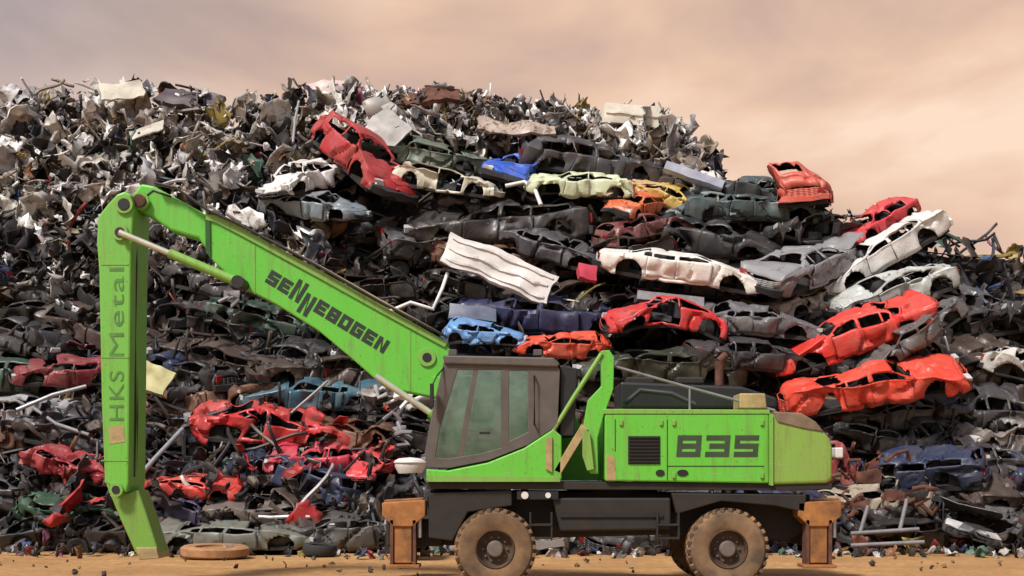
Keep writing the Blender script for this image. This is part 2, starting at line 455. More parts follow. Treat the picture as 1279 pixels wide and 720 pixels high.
NS, NL, NG, NR = 84, 9, 5, 6
def make_wreck(kind, colour, seed, crush=0.5, bend=0.0, crumple=1.0, nose=0.0, wheels=(), open_bonnet=False, no_bonnet=False, lost_doors=(), scale=1.0, bump_paint=True):
    """an Empty with the panels of one wrecked car, front towards -x, centred on its middle"""
    rng = random.Random(seed)
    T = TYPES[kind]; L, W = T['L'], T['W']
    off = Vector((rng.uniform(-50, 50), rng.uniform(-50, 50), rng.uniform(-50, 50)))
    dents = [(Vector((rng.uniform(-.5, .5) * L, rng.choice((-1, 1)) * W * .5, rng.uniform(.3, 1.0))), rng.uniform(.3, .75), rng.uniform(.08, .28)) for _ in range(6)]
    dents += [(Vector((rng.uniform(-.5, .5) * L, rng.uniform(-.4, .4) * W, rng.uniform(.8, 1.4))), rng.uniform(.4, .8), rng.uniform(.10, .30)) for _ in range(3)]
    twist = rng.uniform(-.18, .18) * crumple
    skew = rng.uniform(-.42, .42) * crumple
    tails = rng.uniform(0, .12)
    hz = 0.55
    def warp(p):
        q = Vector(p)
        u = q.x / L + .5
        # panels driven in
        for c, r, a in dents:
            dd = (q - c).length / r
            if dd < 1:
                k = (1 - dd * dd) ** 2 * a * crumple
                q = q + (Vector((0, 0, .6)) - q).normalized() * k
        # roof pressed down on the waist line
        zb = .82 + .05 * math.sin(u * 5 + seed)
        if q.z > zb:
            h = q.z - zb
            q.y += skew * h * 1.3
            q.z = zb + h * (1 - crush * (0.8 + .35 * noise.noise((q.x * .8 + off.x, seed, 0))))
        if crush > .8: q.z *= 1 - (crush - .8) * 1.6
        # ends driven in
        if nose > 0 and u < .3:
            k = (.3 - u) / .3
            q.x += nose * k * k
            q.z += nose * .35 * math.sin(k * 7 + seed)
        if u > .85: q.x -= tails * (u - .85) / .15
        pp = q + off
        q = q + noise.noise_vector(pp * 0.9) * (.11 * crumple)
        n2 = noise.noise_vector(pp * 2.3)
        q = q + Vector((n2.x, n2.y, n2.z)) * (.036 * crumple)
        n3 = noise.noise_vector(pp * 5.5)
        q = q + n3 * (.011 * crumple)
        # sharp folds
        rad = Vector((0, q.y, q.z - .55))
        if rad.length > .05: rad.normalize()
        f1 = max(0, .13 - abs(noise.noise(pp * 1.25 + Vector((7, 3, 1)))))
        f2 = max(0, .10 - abs(noise.noise(pp * 2.9 + Vector((2, 9, 5)))))
        q = q - rad * ((f1 * 1.0 + f2 * .38 * max(0, noise.noise(pp * .7) + .2)) * crumple)
        # bow and twist of the whole shell
        q.z += bend * (1 - (2 * u - 1) ** 2)
        a = twist * (2 * u - 1)
        y, z = q.y, q.z - hz
        q.y, q.z = y * math.cos(a) - z * math.sin(a), hz + y * math.sin(a) + z * math.cos(a)
        q.z -= .5
        return q * scale
    arches = [(a * L - L / 2, .32, .365) for a in T['arch']]
    # ---- grid of the shell
    NT = NL + NG + NR
    def section(u):
        zt = lerp_prof(T['top'], u)
        e = min(1, u / .07, (1 - u) / .05)
        w = W / 2 * (.84 + .16 * math.sqrt(max(0, min(1, e))))
        zbelt = min(zt - .05, .86 + .08 * u)
        gh = max(zt - .05 - zbelt, .01)
        edge = w * (.95 - .36 * min(1, gh / .5)) if gh > .02 else w * .95
        zb = .21 + .10 * max(0, 1 - u / .1) + .12 * max(0, (u - .9) / .1)
        pts = []
        for j in range(NL):
            f = j / (NL - 1)
            bulge = math.sin(PI * min(1, f * .9 + .1)) * .05
            pts.append((w * (.93 + bulge + .02 * f), zb + (zbelt - zb) * f))
        for j in range(1, NG + 1):
            f = j / NG
            pts.append((w * .95 + (edge - w * .95) * f, zbelt + gh * f))
        for j in range(1, NR + 1):
            f = j / NR
            pts.append((edge * (1 - f), zt - .05 + .05 * math.sin(f * PI / 2)))
        return pts
    S = [section(i / (NS - 1)) for i in range(NS)]
    regions = {}
    def P(i, j, side):
        x = (i / (NS - 1) - .5) * L
        y, z = S[i][j]
        if j < NL:
            for ax, az, ar in arches:
                dx, dz = x - ax, z - az
                r = math.hypot(dx, dz)
                if abs(r - ar) < .062 and r > 1e-4 and dz > -.1:
                    x, z = ax + dx / r * ar, az + dz / r * ar
        return (x, side * y, z)
    for side in (-1, 1):
        for i in range(NS - 1):
            u = (i + .5) / (NS - 1); x = (u - .5) * L
            for j in range(NT - 1):
                zc = (S[i][j][1] + S[i + 1][j + 1][1]) / 2
                reg = 'body'
                if j < NL - 1:
                    if any(math.hypot(x - ax, zc - az) < ar for ax, az, ar in arches): continue
                    for k, (d0, d1) in enumerate(T['doors']):
                        if d0 < u < d1 and j >= 1:
                            reg = 'door%d%d' % (k, side)
                elif j < NL - 1 + NG:
                    if j < NL - 1 + NG - 1 and any(a < u < b2 for a, b2 in T['win']): continue
                else:
                    jr = j - (NL - 1 + NG)
                    if jr >= 1 and (T['ws'][0] < u < T['ws'][1] or T['rw'][0] < u < T['rw'][1]): continue
                    if jr >= 0 and .035 < u < T['ws'][0] - .01: reg = 'bonnet'
                    elif u > T['boot']: reg = 'boot_lid'
                q = [(i, j, side), (i + 1, j, side), (i + 1, j + 1, side), (i, j + 1, side)]
                regions.setdefault(reg, []).append(q if side < 0 else q[::-1])
    # ends
    root = empty('crushed_car')
    pm = paint(colour)
    vcache = {}
    def build(name, quads, fix=None, mats=None, thick=.022):
        idx = {}; vs = []; fs = []
        for q in quads:
            f = []
            for k in q:
                kk = (k[0], k[1], 0 if k[1] == NT - 1 else k[2]) if len(k) == 3 else k
                if kk not in idx:
                    idx[kk] = len(vs)
                    p = P(*k) if len(k) == 3 else k[3](k)
                    vs.append(p)
                f.append(idx[kk])
            fs.append(f)
        out = []
        for p in vs:
            if fix: p = fix(Vector(p))
            out.append(warp(p))
        me = bpy.data.meshes.new(name)
        me.from_pydata(out, [], fs)
        me.update()
        for p in me.polygons: p.use_smooth = True
        me.set_sharp_from_angle(angle=R(28))
        o = link(name, me, mats or [pm, M['inner']], root)
        md = o.modifiers.new('thickness', 'SOLIDIFY')
        md.thickness = thick; md.offset = -1; md.material_offset = 1
        return o
    # nose and tail skins: strips between the two sides
    ends = []
    for i, lim in ((0, NL - 1), (NS - 1, NL - 1)):
        NYs = 8
        for j in range(lim):
            for k in range(NYs):
                if i == 0 and 2 <= j <= 4 and 1 < k < 6: continue       # grille opening
                def V(kk, i=i):
                    _, jj, ky, _f = kk
                    y, z = S[i][jj]
                    f = ky / NYs * 2 - 1
                    x = (i / (NS - 1) - .5) * L + (-1 if i == 0 else 1) * .10 * (1 - f * f) 
                    return (x, y * f, z)
                q = [(('e', i), j, k, V), (('e', i), j, k + 1, V), (('e', i), j + 1, k + 1, V), (('e', i), j + 1, k, V)]
                ends.append(q)
    build('body', regions['body'] + ends)
    hinge = (T['ws'][0] - .5) * L
    if not no_bonnet:
        def fixb(p):
            p.z += .012
            if open_bonnet:
                a = R(38); dx, dz = p.x - hinge, p.z - .93
                p.x, p.z = hinge + dx * math.cos(a) + dz * math.sin(a), .93 - dx * math.sin(a) + dz * math.cos(a)
            return p
        build('bonnet', regions['bonnet'], fixb)
    build('boot_lid', regions['boot_lid'], lambda p: p + Vector((.012, 0, .012)))
    for reg, q in regions.items():
        if reg.startswith('door'):
            if reg in lost_doors: continue
            s = -1 if reg.endswith('-1') else 1
            g_ = rng.uniform(.008, .05) * (1 + crumple)
            tl = rng.uniform(-.05, .05)
            build('door', q, lambda p, s=s, g_=g_, tl=tl: p + Vector((0, s * (g_ + tl * (p.z - .3)), -.01)))
    # underbody, seats, engine
    def solid(name, boxes, mat, n=3):
        bm = bmesh.new()
        for c, sz in boxes:
            add_box(bm, c, sz)
        bmesh.ops.subdivide_edges(bm, edges=bm.edges[:], cuts=n, use_grid_fill=True)
        for v in bm.verts: v.co = warp(v.co)
        return from_bm(name, bm, mat, root)
    solid('underbody', [((0, 0, .235), (L * .93, W * .86, .10)), ((.5 * L * -1 + L * .1, 0, .45), (L * .12, W * .55, .35)),
                        (((T['ws'][0] - .5) * L, 0, .5), (.10, W * .82, .6)), ((L * .36, 0, .48), (.5, W * .6, .4))], M['under'])
    for s in (-1, 1):
        solid('seat', [(((T['doors'][0][0] + .12 - .5) * L, s * .38, .46), (.5, .5, .2)), (((T['doors'][0][1] - .5) * L, s * .38, .78), (.16, .48, .5))], M['seat'], 1)
    # bumpers
    for i, sx in ((0, -1), (1, 1)):
        if rng.random() < .55:
            bm = bmesh.new()
            pts = []
            for k in range(9):
                f = k / 4 - 1
                pts.append((sx * (L / 2 + .14 - .16 * f * f), f * W * .47, .42))
            rings = []
            for p in pts:
                rings.append([bm.verts.new((p[0] + sx * dx, p[1], p[2] + dz)) for dx, dz in ((-.05, -.10), (.05, -.09), (.06, .07), (-.05, .09))])
            for a, b2 in zip(rings, rings[1:]):
                for k in range(4): bm.faces.new((a[k], a[(k + 1) % 4], b2[(k + 1) % 4], b2[k]))
            bm.faces.new(rings[0]); bm.faces.new(rings[-1][::-1])
            for v in bm.verts: v.co = warp(v.co)
            from_bm('bumper', bm, M['plastic'] if rng.random() < .6 else pm, root, smooth=40)
    for s in (-1, 1):
        if rng.random() < .7:
            bm = bmesh.new()
            add_box(bm, (-L / 2 + .05, s * W * .34, .56), (.12, .30, .13))
            bmesh.ops.subdivide_edges(bm, edges=bm.edges[:], cuts=2, use_grid_fill=True)
            for v in bm.verts: v.co = warp(v.co)
            from_bm('headlight', bm, M['lamp'], root, smooth=60)
        if rng.random() < .7:
            bm = bmesh.new()
            add_box(bm, (L / 2 - .02, s * W * .36, .66), (.10, .20, .18))
            bmesh.ops.subdivide_edges(bm, edges=bm.edges[:], cuts=2, use_grid_fill=True)
            for v in bm.verts: v.co = warp(v.co)
            from_bm('tail_light', bm, M['tail'], root, smooth=60)
    for wi in wheels:          # 0 front near, 1 rear near, 2 front far, 3 rear far
        ax, az, ar = arches[wi % 2]; s = -1 if wi < 2 else 1
        c = warp((ax, s * (W / 2 - .12), az))
        w = empty('wheel', c); w.parent = root
        bm = bmesh.new()
        add_lathe_y(bm, (0, 0, 0), [(.19 * scale, -.09), (.29 * scale, -.095), (.315 * scale, -.06), (.315 * scale, .06), (.29 * scale, .095), (.19 * scale, .09), (.19 * scale, -.09)], 28)
        from_bm('tyre', bm, M['tyre'], w, smooth=40)
        bm = bmesh.new()
        add_lathe_y(bm, (0, 0, 0), [(.188 * scale, -.075), (.16 * scale, -.07), (.14 * scale, -.02), (.07 * scale, -.035), (.055 * scale, -.06), (.001, -.065)], 24)
        from_bm('rim', bm, M['rim'], w, smooth=40)
    return root

def place(root, px, py, yaw=0, tilt=0, lean=15, off=0.0, D=None):
    p = at(px, py, D) if D else heap(px, py, off)
    root.matrix_world = Matrix.Translation(p) @ Matrix.Rotation(R(lean), 4, 'X') @ Matrix.Rotation(R(tilt), 4, 'Y') @ Matrix.Rotation(R(yaw), 4, 'Z')
    return root

def kids(o): return [c for c in bpy.data.objects if c.parent == o]
def copy_tree(o, parent=None, ch=None):
    c = o.copy(); col.objects.link(c)
    if parent is not None:
        c.parent = parent
        c.matrix_parent_inverse = o.matrix_parent_inverse.copy()
    for k in ch[o.name] if ch else kids(o):
        copy_tree(k, c, ch)
    return c

CARS = 'wrecked cars stacked in the scrap heap'
# anchor name, label, kind, colour, px, py, yaw, tilt, lean, crush, options
H = [
 ('red upended car', 'dark red crushed car thrown up at a slant high on the heap', 'hatchback', (.42, .022, .028), 455, 213, 128, 30, 14, .32, dict(scale=.98, off=-.7, bend=.05)),
 ('white crumpled car nose', 'white crumpled car front beside the slanted dark red car', 'hatchback', (.70, .68, .66), 388, 236, 58, -6, 22, .55, dict(scale=.66, off=-1.0, crumple=1.5)),
 ('pale grey blue saloon', 'pale grey blue saloon with dark side below the white crumpled front', 'saloon', (.20, .25, .29), 398, 266, 160, 3, 22, .6, dict(scale=.62, off=-.7)),
 ('grey green saloon', 'grey green flattened saloon right of the dark red car', 'saloon', (.13, .17, .13), 530, 192, 4, 10, 22, .6, dict(scale=.78, off=.3)),
 ('cream wing', 'cream hatchback with open wheel arch above the long black estate', 'hatchback', (.60, .57, .45), 558, 238, 174, 9, 10, .70, dict(scale=.72, off=-.8, lost_doors=('door0-1', 'door01'))),
 ('royal blue car', 'royal blue crumpled car end between cream and lime cars', 'hatchback', (.015, .10, .55), 645, 214, 78, 8, 20, .5, dict(scale=.72, off=0, crumple=1.4)),
 ('long dark grey estate', 'long dark grey estate car below the ridge of the heap', 'estate', (.050, .046, .055), 742, 205, 180, 8, 22, .55, dict(scale=.85, off=-.1)),
 ('lime white hatchback', 'white hatchback tinted lime at its rear with two open arches', 'hatchback', (.60, .66, .44), 724, 243, 3, 6, 14, .6, dict(scale=.70, off=-.8)),
 ('orange car end', 'orange crumpled car end below the yellow one', 'hatchback', (.62, .14, .045), 793, 264, 55, 10, 22, .6, dict(scale=.55, off=-.5, crumple=1.3)),
 ('peach bonnet car', 'peach coloured hatchback squeezed between lime and yellow cars', 'hatchback', (.66, .42, .30), 790, 243, 20, 6, 25, .7, dict(scale=.5, off=-.2)),
 ('yellow car', 'yellow flattened car under the pale lavender bumper bar', 'hatchback', (.62, .42, .10), 838, 250, 160, 8, 25, .75, dict(scale=.6, off=-.1)),
 ('grey teal hatchback', 'grey teal crumpled hatchback right of the yellow car', 'hatchback', (.24, .30, .31), 884, 260, 20, -4, 18, .65, dict(scale=.62, off=0)),
 ('upper dark teal car', 'upper of two dark teal cars beside the upright salmon van', 'saloon', (.040, .060, .065), 940, 240, 5, 2, 16, .75, dict(scale=.75, off=.2)),
 ('lower dark teal car', 'lower of two dark teal cars, crushed beneath the other', 'saloon', (.055, .085, .09), 938, 266, 183, 2, 14, .7, dict(scale=.8, off=-.2)),
 ('salmon van', 'salmon red van standing end-on at the right of the skyline', 'van', (.56, .095, .065), 1005, 250, -104, -5, 8, .16, dict(scale=.72, off=-.2, crumple=1.25)),
 ('bright red corner car', 'bright red car poking up at the far right skyline', 'hatchback', (.62, .03, .045), 1096, 280, 30, -24, 18, .55, dict(scale=.62, off=0)),
 ('long black estate', 'long black estate with its roof folded flat in mid heap', 'estate', (.022, .020, .021), 622, 284, 2, 1, 16, .6, dict(scale=1.0, off=0)),
 ('charcoal crumpled saloon', 'charcoal crumpled saloon behind the torn white panel', 'saloon', (.075, .072, .082), 690, 314, 152, 10, 24, .6, dict(scale=.72, off=-.3, crumple=1.3)),
 ('maroon car', 'maroon car with a gaping window left of the black hatchback', 'hatchback', (.17, .045, .05), 802, 292, 205, -10, 16, .4, dict(scale=.66, off=-.3)),
 ('black hatchback', 'glossy black hatchback above the cream white saloon', 'hatchback', (.017, .018, .022), 893, 306, 160, 6, 18, .35, dict(scale=.95, off=0)),
 ('cream white saloon', 'cream white saloon with roof gone and headlight facing right', 'saloon', (.78, .75, .69), 842, 346, 176, 8, 13, .84, dict(scale=.88, off=-1.2, crumple=.55, wheels=(1,))),
 ('silver grey open car', 'silver grey car with its raised bonnet gaping black, right of the cream white saloon', 'saloon', (.24, .24, .25), 1003, 340, 222, -6, 18, .5, dict(scale=.85, off=-.7, open_bonnet=True)),
 ('white car by the right edge', 'white car tilted steeply upward above the grey wing near the right', 'saloon', (.70, .69, .67), 1092, 322, 12, -30, 14, .55, dict(scale=.78, off=-.5)),
 ('pale silver car', 'pale silver hatchback just above the bright red tilted saloon', 'hatchback', (.46, .49, .47), 1106, 370, 8, -14, 16, .5, dict(scale=.8, off=-.6)),
 ('navy saloon', 'navy blue flattened saloon above the light blue and orange red cars', 'saloon', (.018, .026, .085), 682, 398, 178, 1, 16, .75, dict(scale=.95, off=0)),
 ('light blue car', 'light blue crushed car just above the cab roof', 'hatchback', (.115, .30, .60), 606, 424, 172, 3, 16, .7, dict(scale=.5, off=-1.0)),
 ('orange red car', 'orange red crushed car right of the light blue one', 'hatchback', (.72, .075, .03), 702, 438, 5, 2, 18, .75, dict(scale=.55, off=-1.0)),
 ('bowed red car', 'red car bowed into an arch below the cream white saloon', 'hatchback', (.58, .025, .03), 826, 418, 8, 8, 10, .72, dict(scale=.72, off=-1.0, bend=.42, lost_doors=('door0-1',))),
 ('mid grey saloon', 'mid grey saloon with round wheel arch below the cream white saloon', 'saloon', (.125, .125, .14), 935, 408, 175, 5, 16, .7, dict(scale=.68, off=-.8)),
 ('black car with pale rim', 'black car with a pale scraped wing under the mid grey saloon', 'saloon', (.028, .028, .032), 932, 452, 186, 6, 14, .5, dict(scale=.68, off=-.9)),
 ('bright red tilted saloon', 'bright red saloon tilted up to the right above the orange one', 'saloon', (.70, .035, .025), 1050, 428, 4, -21, 16, .68, dict(scale=.85, off=-1.2, no_bonnet=False, wheels=())),
 ('grey wing car', 'dark grey car wedged over the tail of the bright red tilted saloon', 'saloon', (.085, .085, .09), 1110, 432, 10, -32, 16, .6, dict(scale=.6, off=-1.9)),
 ('orange scarlet car', 'orange scarlet flattened car under the bright red tilted saloon', 'saloon', (.72, .050, .024), 1070, 488, 178, -12, 20, .78, dict(scale=.85, off=-1.5)),
 ('dark olive car', 'dark olive crushed car beneath the bowed red car', 'saloon', (.035, .042, .028), 820, 462, 4, 2, 14, .55, dict(scale=.85, off=-.6)),
 ('long red saloon', 'long red crumpled saloon behind the lower boom', 'saloon', (.52, .028, .032), 350, 534, 178, 5, 18, .82, dict(scale=.90, off=-.35, crumple=1.7, lost_doors=('door0-1', 'door11'))),
 ('rose red hatchback', 'rose red crumpled hatchback below the long red saloon', 'hatchback', (.50, .035, .065), 408, 576, 5, 6, 16, .8, dict(scale=.70, off=-.25, crumple=1.7)),
 ('scarlet wing', 'small scarlet car end left of the front support leg', 'hatchback', (.58, .03, .04), 472, 582, 70, 8, 20, .6, dict(scale=.48, off=-.5, crumple=1.5)),
 ('flattened red car', 'red car flattened to a slab beside the leaning pole', 'hatchback', (.62, .04, .03), 246, 606, 176, 1, 12, .92, dict(scale=.62, off=-.4, crumple=.7)),
 ('teal car', 'teal blue flattened car above the long red saloon', 'saloon', (.035, .115, .16), 395, 492, 4, 3, 20, .8, dict(scale=.72, off=0)),
 ('flat olive grey saloon', 'olive grey saloon pressed flat on the ground behind the sandy tyre', 'saloon', (.155, .165, .14), 298, 664, 178, 1, 10, .92, dict(scale=.82, off=-.3, crumple=.6)),
 ('taupe slab car', 'taupe crushed car lying on the flat olive grey saloon', 'estate', (.145, .118, .105), 352, 633, 6, 3, 16, .93, dict(scale=.75, off=-.1)),
 ('indigo car', 'indigo crushed car just right of the foot of the stick', 'hatchback', (.035, .03, .085), 245, 640, 150, 4, 16, .7, dict(scale=.65, off=.1)),
 ('dark green car', 'dark green crushed car left of the foot of the stick', 'hatchback', (.018, .065, .035), 88, 636, 178, 2, 16, .85, dict(scale=.66, off=0, crumple=1.5)),
 ('maroon left car', 'maroon crushed car left of the upright stick at mid height', 'hatchback', (.22, .025, .035), 88, 468, 20, 6, 18, .65, dict(scale=.62, off=-.2)),
 ('crimson left car', 'crimson crushed car low down left of the upright stick', 'hatchback', (.34, .025, .04), 94, 582, 164, 4, 18, .8, dict(scale=.62, off=-.3, crumple=1.7)),
 ('dark grey floor car', 'dark grey crushed saloon on the ground left of the front support leg', 'saloon', (.06, .058, .055), 430, 664, 4, 2, 14, .75, dict(scale=.8, off=-.1)),
]
cars = []      # (object, px, py, anchor)
for n_, (anc, lab, kind, c, px, py, yaw, tilt, lean, crush, opt) in enumerate(H):
    opt = dict(opt); off = opt.pop('off', 0)
    opt['scale'] = opt.get('scale', 1) * (1.14 if py < 500 else 1.0)
    if 3 <= n_ and kind != 'van' and crush < .8: crush = crush + (.8 - crush) * .5
    rt = make_wreck(kind, c, 11 + n_ * 7, crush, **opt)
    place(rt, px, py, yaw, tilt, lean, off)
    tag(rt, lab, 'wrecked car', CARS)
    cars.append((rt, px, py, anc))

# ---- the many further wrecks: twelve shapes, copied
PAL = [('charcoal', (.036, .034, .037)), ('black', (.012, .012, .013)), ('dark brown', (.05, .034, .027)), ('slate grey', (.075, .08, .09)), ('dusty grey', (.19, .175, .16)),
       ('beige', (.36, .31, .24)), ('dark blue', (.02, .032, .075)), ('off-white', (.52, .50, .46)), ('rusty brown', (.13, .06, .035)), ('dark red', (.20, .022, .024)), ('bottle green', (.025, .055, .04)), ('silver', (.33, .33, .34))]
KINDS = ['saloon', 'hatchback', 'estate', 'saloon', 'hatchback', 'saloon', 'estate', 'hatchback', 'saloon', 'van', 'estate', 'hatchback']
protos = []
for k in range(12):
    cn, cc_ = PAL[k]
    rng = random.Random(500 + k)
    rt = make_wreck(KINDS[k], cc_, 900 + 13 * k, [.55, .7, .6, .8, .5, .85, .75, .6, .7, .55, .8, .65][k], crumple=1.25, scale=.86, bend=rng.uniform(-.12, .12), nose=rng.uniform(0, .5),
                    wheels=[(), (0,), (), (1,), (), (0, 1), (), (), (1,), (), (0,), ()][k], lost_doors=('door0-1',) if k % 3 == 0 else (), no_bonnet=k % 4 == 1, open_bonnet=k % 5 == 3)
    protos.append((rt, cn, KINDS[k], cc_))
CH = {}
for o in bpy.data.objects:
    CH.setdefault(o.name, [])
    if o.parent: CH.setdefault(o.parent.name, []).append(o)
rng = random.Random(77)
SKIP = {27, 48, 1, 5, 8, 16, 23, 28, 29, 30, 40, 41, 42, 43, 47, 56, 60, 65, 70, 78, 89, 101}
fill = []; fidx = {}
used = [False] * 12
fi = 0
for r_ in range(13):
    py0 = 662 - r_ * 37
    for c_ in range(14):
        px = -60 + c_ * 108 + (r_ % 2) * 54 + rng.uniform(-26, 26)
        py = py0 + rng.uniform(-12, 12)
        yaw = rng.choice((0, 180)) + rng.gauss(0, 22); tilt = rng.gauss(2, 9); lean = rng.uniform(4, 26)
        k = rng.choices(range(12), [5, 5, 4, 4, 2, 1.2, 2.5, 1.0, 2.5, 1.2, 1.8, 1.3])[0]
        off = rng.uniform(.1, .8)
        if 395 < px < 545 and 245 < py < 420: k = 1; off += .7  # all black here: shade of the deep gap put into the car colour
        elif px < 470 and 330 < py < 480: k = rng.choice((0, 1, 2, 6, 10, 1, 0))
        if py < sky_py(px) + 45: continue
        if px < 400 and py < 330: continue
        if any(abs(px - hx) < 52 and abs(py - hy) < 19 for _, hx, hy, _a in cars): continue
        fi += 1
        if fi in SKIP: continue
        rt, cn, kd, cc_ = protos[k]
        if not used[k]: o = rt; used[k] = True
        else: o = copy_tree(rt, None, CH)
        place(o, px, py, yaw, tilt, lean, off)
        fill.append((o, px, py, cn, kd)); fidx[o.name] = fi
for k in range(12):
    if not used[k]:
        for c in CH[protos[k][0].name]:
            for c2 in CH[c.name]: bpy.data.objects.remove(c2)
            bpy.data.objects.remove(c)
        bpy.data.objects.remove(protos[k][0])
seen_labels = set(o['label'] for o, *_ in cars)
def relation(dx, dy):
    far = 'well ' if math.hypot(dx, dy) > 115 else 'just '
    h = 'right of' if dx > 0 else 'left of'
    v = 'below' if dy > 0 else 'above'
    if abs(dx) > 2.6 * abs(dy): return far + h
    if abs(dy) > 1.6 * abs(dx): return far + v
    return far + v + ' and ' + h
for o, px, py, cn, kd in fill:
    near = sorted(cars, key=lambda c: (c[1] - px) ** 2 + 2.5 * (c[2] - py) ** 2)
    lab = None
    for a in near[:6]:
        l = '%s crushed %s %s the %s' % (cn, kd, relation(px - a[1], py - a[2]), a[3])
        if l not in seen_labels and len(l.split()) <= 16: lab = l; break
    seen_labels.add(lab)
    tag(o, lab, 'wrecked car', CARS)

# ------------------------------------------------------------------ shredded scrap between and above the cars
class Scrap:
    def __init__(self): self.v = []; self.f = []; self.c = []
    def sheet(self, p, size, rng, c, n=4, asp=1.0, fold=.35):
        rot = Euler((rng.uniform(0, 6.3), rng.uniform(0, 6.3), rng.uniform(0, 6.3))).to_matrix()
        base = len(self.v); o = Vector((rng.uniform(-99, 99), rng.uniform(-99, 99), rng.uniform(-99, 99)))
        th = rng.choice((0.6, 1.2, 2.2, 3.4) if size < .6 else (.4, .8, 1.3)) * rng.uniform(.6, 1.2); sh = rng.uniform(-.5, .5); cut = rng.uniform(0, .3)
        for i in range(n + 1):
            for j in range(n + 1):
                x, y = (i / n - .5), (j / n - .5)
                rr = max(abs(x), abs(y)) * 2
                if rr > .99 and abs(abs(x) - abs(y)) < .3: x *= 1 - cut; y *= 1 - cut       # knocked-off corners
                if i in (0, n): x += rng.uniform(-.10, .10)
                if j in (0, n): y += rng.uniform(-.10, .10)
                x += sh * y * .6
                q = Vector((math.sin(x * th) / th * size, y * size * asp, (1 - math.cos(x * th)) / th * size))
                q += noise.noise_vector(q * (1.5 / size) + o) * (fold * .8 * size)
                nz = noise.noise(q * (2.6 / size) + o)
                q += rot[2] * 0 + Vector((0, 0, 1)) * ((.18 - abs(nz)) * fold * size)
                q += noise.noise_vector(q * (5 / size) + o) * (fold * .22 * size)
                self.v.append(p + rot @ q)
        for i in range(n):
            for j in range(n):
                a = base + i * (n + 1) + j
                self.f.append((a, a + 1, a + n + 2, a + n + 1)); self.c.append(c)
    def rod(self, p, L_, r, rng, c):
        d = Vector((rng.gauss(0, 1), rng.gauss(0, .7), rng.gauss(0, .8))).normalized()
        side = d.cross(Vector((0, 0, 1))).normalized(); up = side.cross(d)
        pts = []; b_ = rng.uniform(-.35, .35); b3 = rng.uniform(-.3, .3)
        for k in range(6):
            f = k / 5 - .5
            pts.append(p + d * (f * L_) + side * (b_ * L_ * (f * f)) + up * (b3 * L_ * f * f * f * 3))
        base = len(self.v)
        for q in pts:
            for k in range(5):
                a = 2 * PI * k / 5
                self.v.append(q + side * (r * math.cos(a)) + up * (r * math.sin(a)))
        for i in range(5):
            for k in range(5):
                a = base + i * 5
                self.f.append((a + k, a + (k + 1) % 5, a + 5 + (k + 1) % 5, a + 5 + k)); self.c.append(c)
    def build(self, name):
        me = bpy.data.meshes.new(name)
        me.from_pydata(self.v, [], self.f); me.update()
        ca = me.attributes.new('piece_colour', 'FLOAT_COLOR', 'FACE')
        ca.data.foreach_set('color', np.array([(c[0], c[1], c[2], 1) for c in self.c], dtype=np.float32).ravel())
        for p in me.polygons: p.use_smooth = True
        me.set_sharp_from_angle(angle=R(35))
        o = link(name, me, M['scrap'])
        md = o.modifiers.new('thickness', 'SOLIDIFY'); md.thickness = .018; md.offset = 0
        return o
DARK = [(.022, .02, .022), (.04, .036, .036), (.014, .013, .014), (.075, .06, .05), (.05, .036, .028), (.03, .034, .044)]
LIGHT = [(.46, .43, .38), (.36, .34, .31), (.66, .64, .61), (.27, .25, .25), (.24, .20, .15), (.42, .40, .40), (.72, .70, .68), (.26, .21, .16)]
ODD = [(.25, .03, .03), (.03, .06, .16), (.18, .08, .035), (.30, .22, .06), (.06, .12, .09), (.2, .06, .1)]
def jit(c, rng): f = rng.uniform(.75, 1.25); return tuple(min(.8, x * f) for x in c)
rng = random.Random(4242)
top = Scrap()           # shredded metal on the upper left and along the ridge
n_t = 0
while n_t < 5200:
    px = rng.uniform(-140, 905)
    s = sky_py(px)
    if px < 410: py = rng.uniform(s - 2, 360 if px < 330 else 330)
    else: py = s + abs(rng.gauss(0, 24)) - 2
    if px > 410 and py > s + 58: continue
    n_t += 1
    p = heap(px, max(py, s - 3), rng.uniform(-.5, .9))
    t_ = rng.random()
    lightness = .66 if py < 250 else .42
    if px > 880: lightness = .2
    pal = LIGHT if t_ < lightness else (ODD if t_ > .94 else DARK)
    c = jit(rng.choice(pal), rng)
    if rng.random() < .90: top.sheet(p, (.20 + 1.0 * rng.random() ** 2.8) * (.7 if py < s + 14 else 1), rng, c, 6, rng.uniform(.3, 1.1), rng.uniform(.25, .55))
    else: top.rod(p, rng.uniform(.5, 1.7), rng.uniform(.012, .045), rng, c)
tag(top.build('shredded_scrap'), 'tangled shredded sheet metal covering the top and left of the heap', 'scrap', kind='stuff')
mid = Scrap()           # torn panels and tubes in the gaps between the cars
for _ in range(3400):
    px = rng.uniform(-140, 1400)
    s = sky_py(px)
    py = rng.uniform(max(s + 6, 190), 694)
    if px < 330 and py < 340: continue
    p = heap(px, py, rng.uniform(-.1, 1.1))
    if p.z < .1: p.z = .1
    t_ = rng.random()
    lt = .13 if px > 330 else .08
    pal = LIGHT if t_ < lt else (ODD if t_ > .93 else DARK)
    if (390 < px < 550 and 235 < py < 430) or (px < 470 and 330 < py < 480): pal = DARK if rng.random() < .93 else ODD  # mostly dark pieces, painting the shade of the void into their colour
    c = jit(rng.choice(pal), rng)
    if px > 1030 and py > 560 and rng.random() < .6: c = jit((.20, .06, .035), rng)
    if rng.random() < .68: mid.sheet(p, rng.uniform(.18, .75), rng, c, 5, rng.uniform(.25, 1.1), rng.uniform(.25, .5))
    else: mid.rod(p, rng.uniform(.5, 1.9), rng.uniform(.012, .05), rng, c)
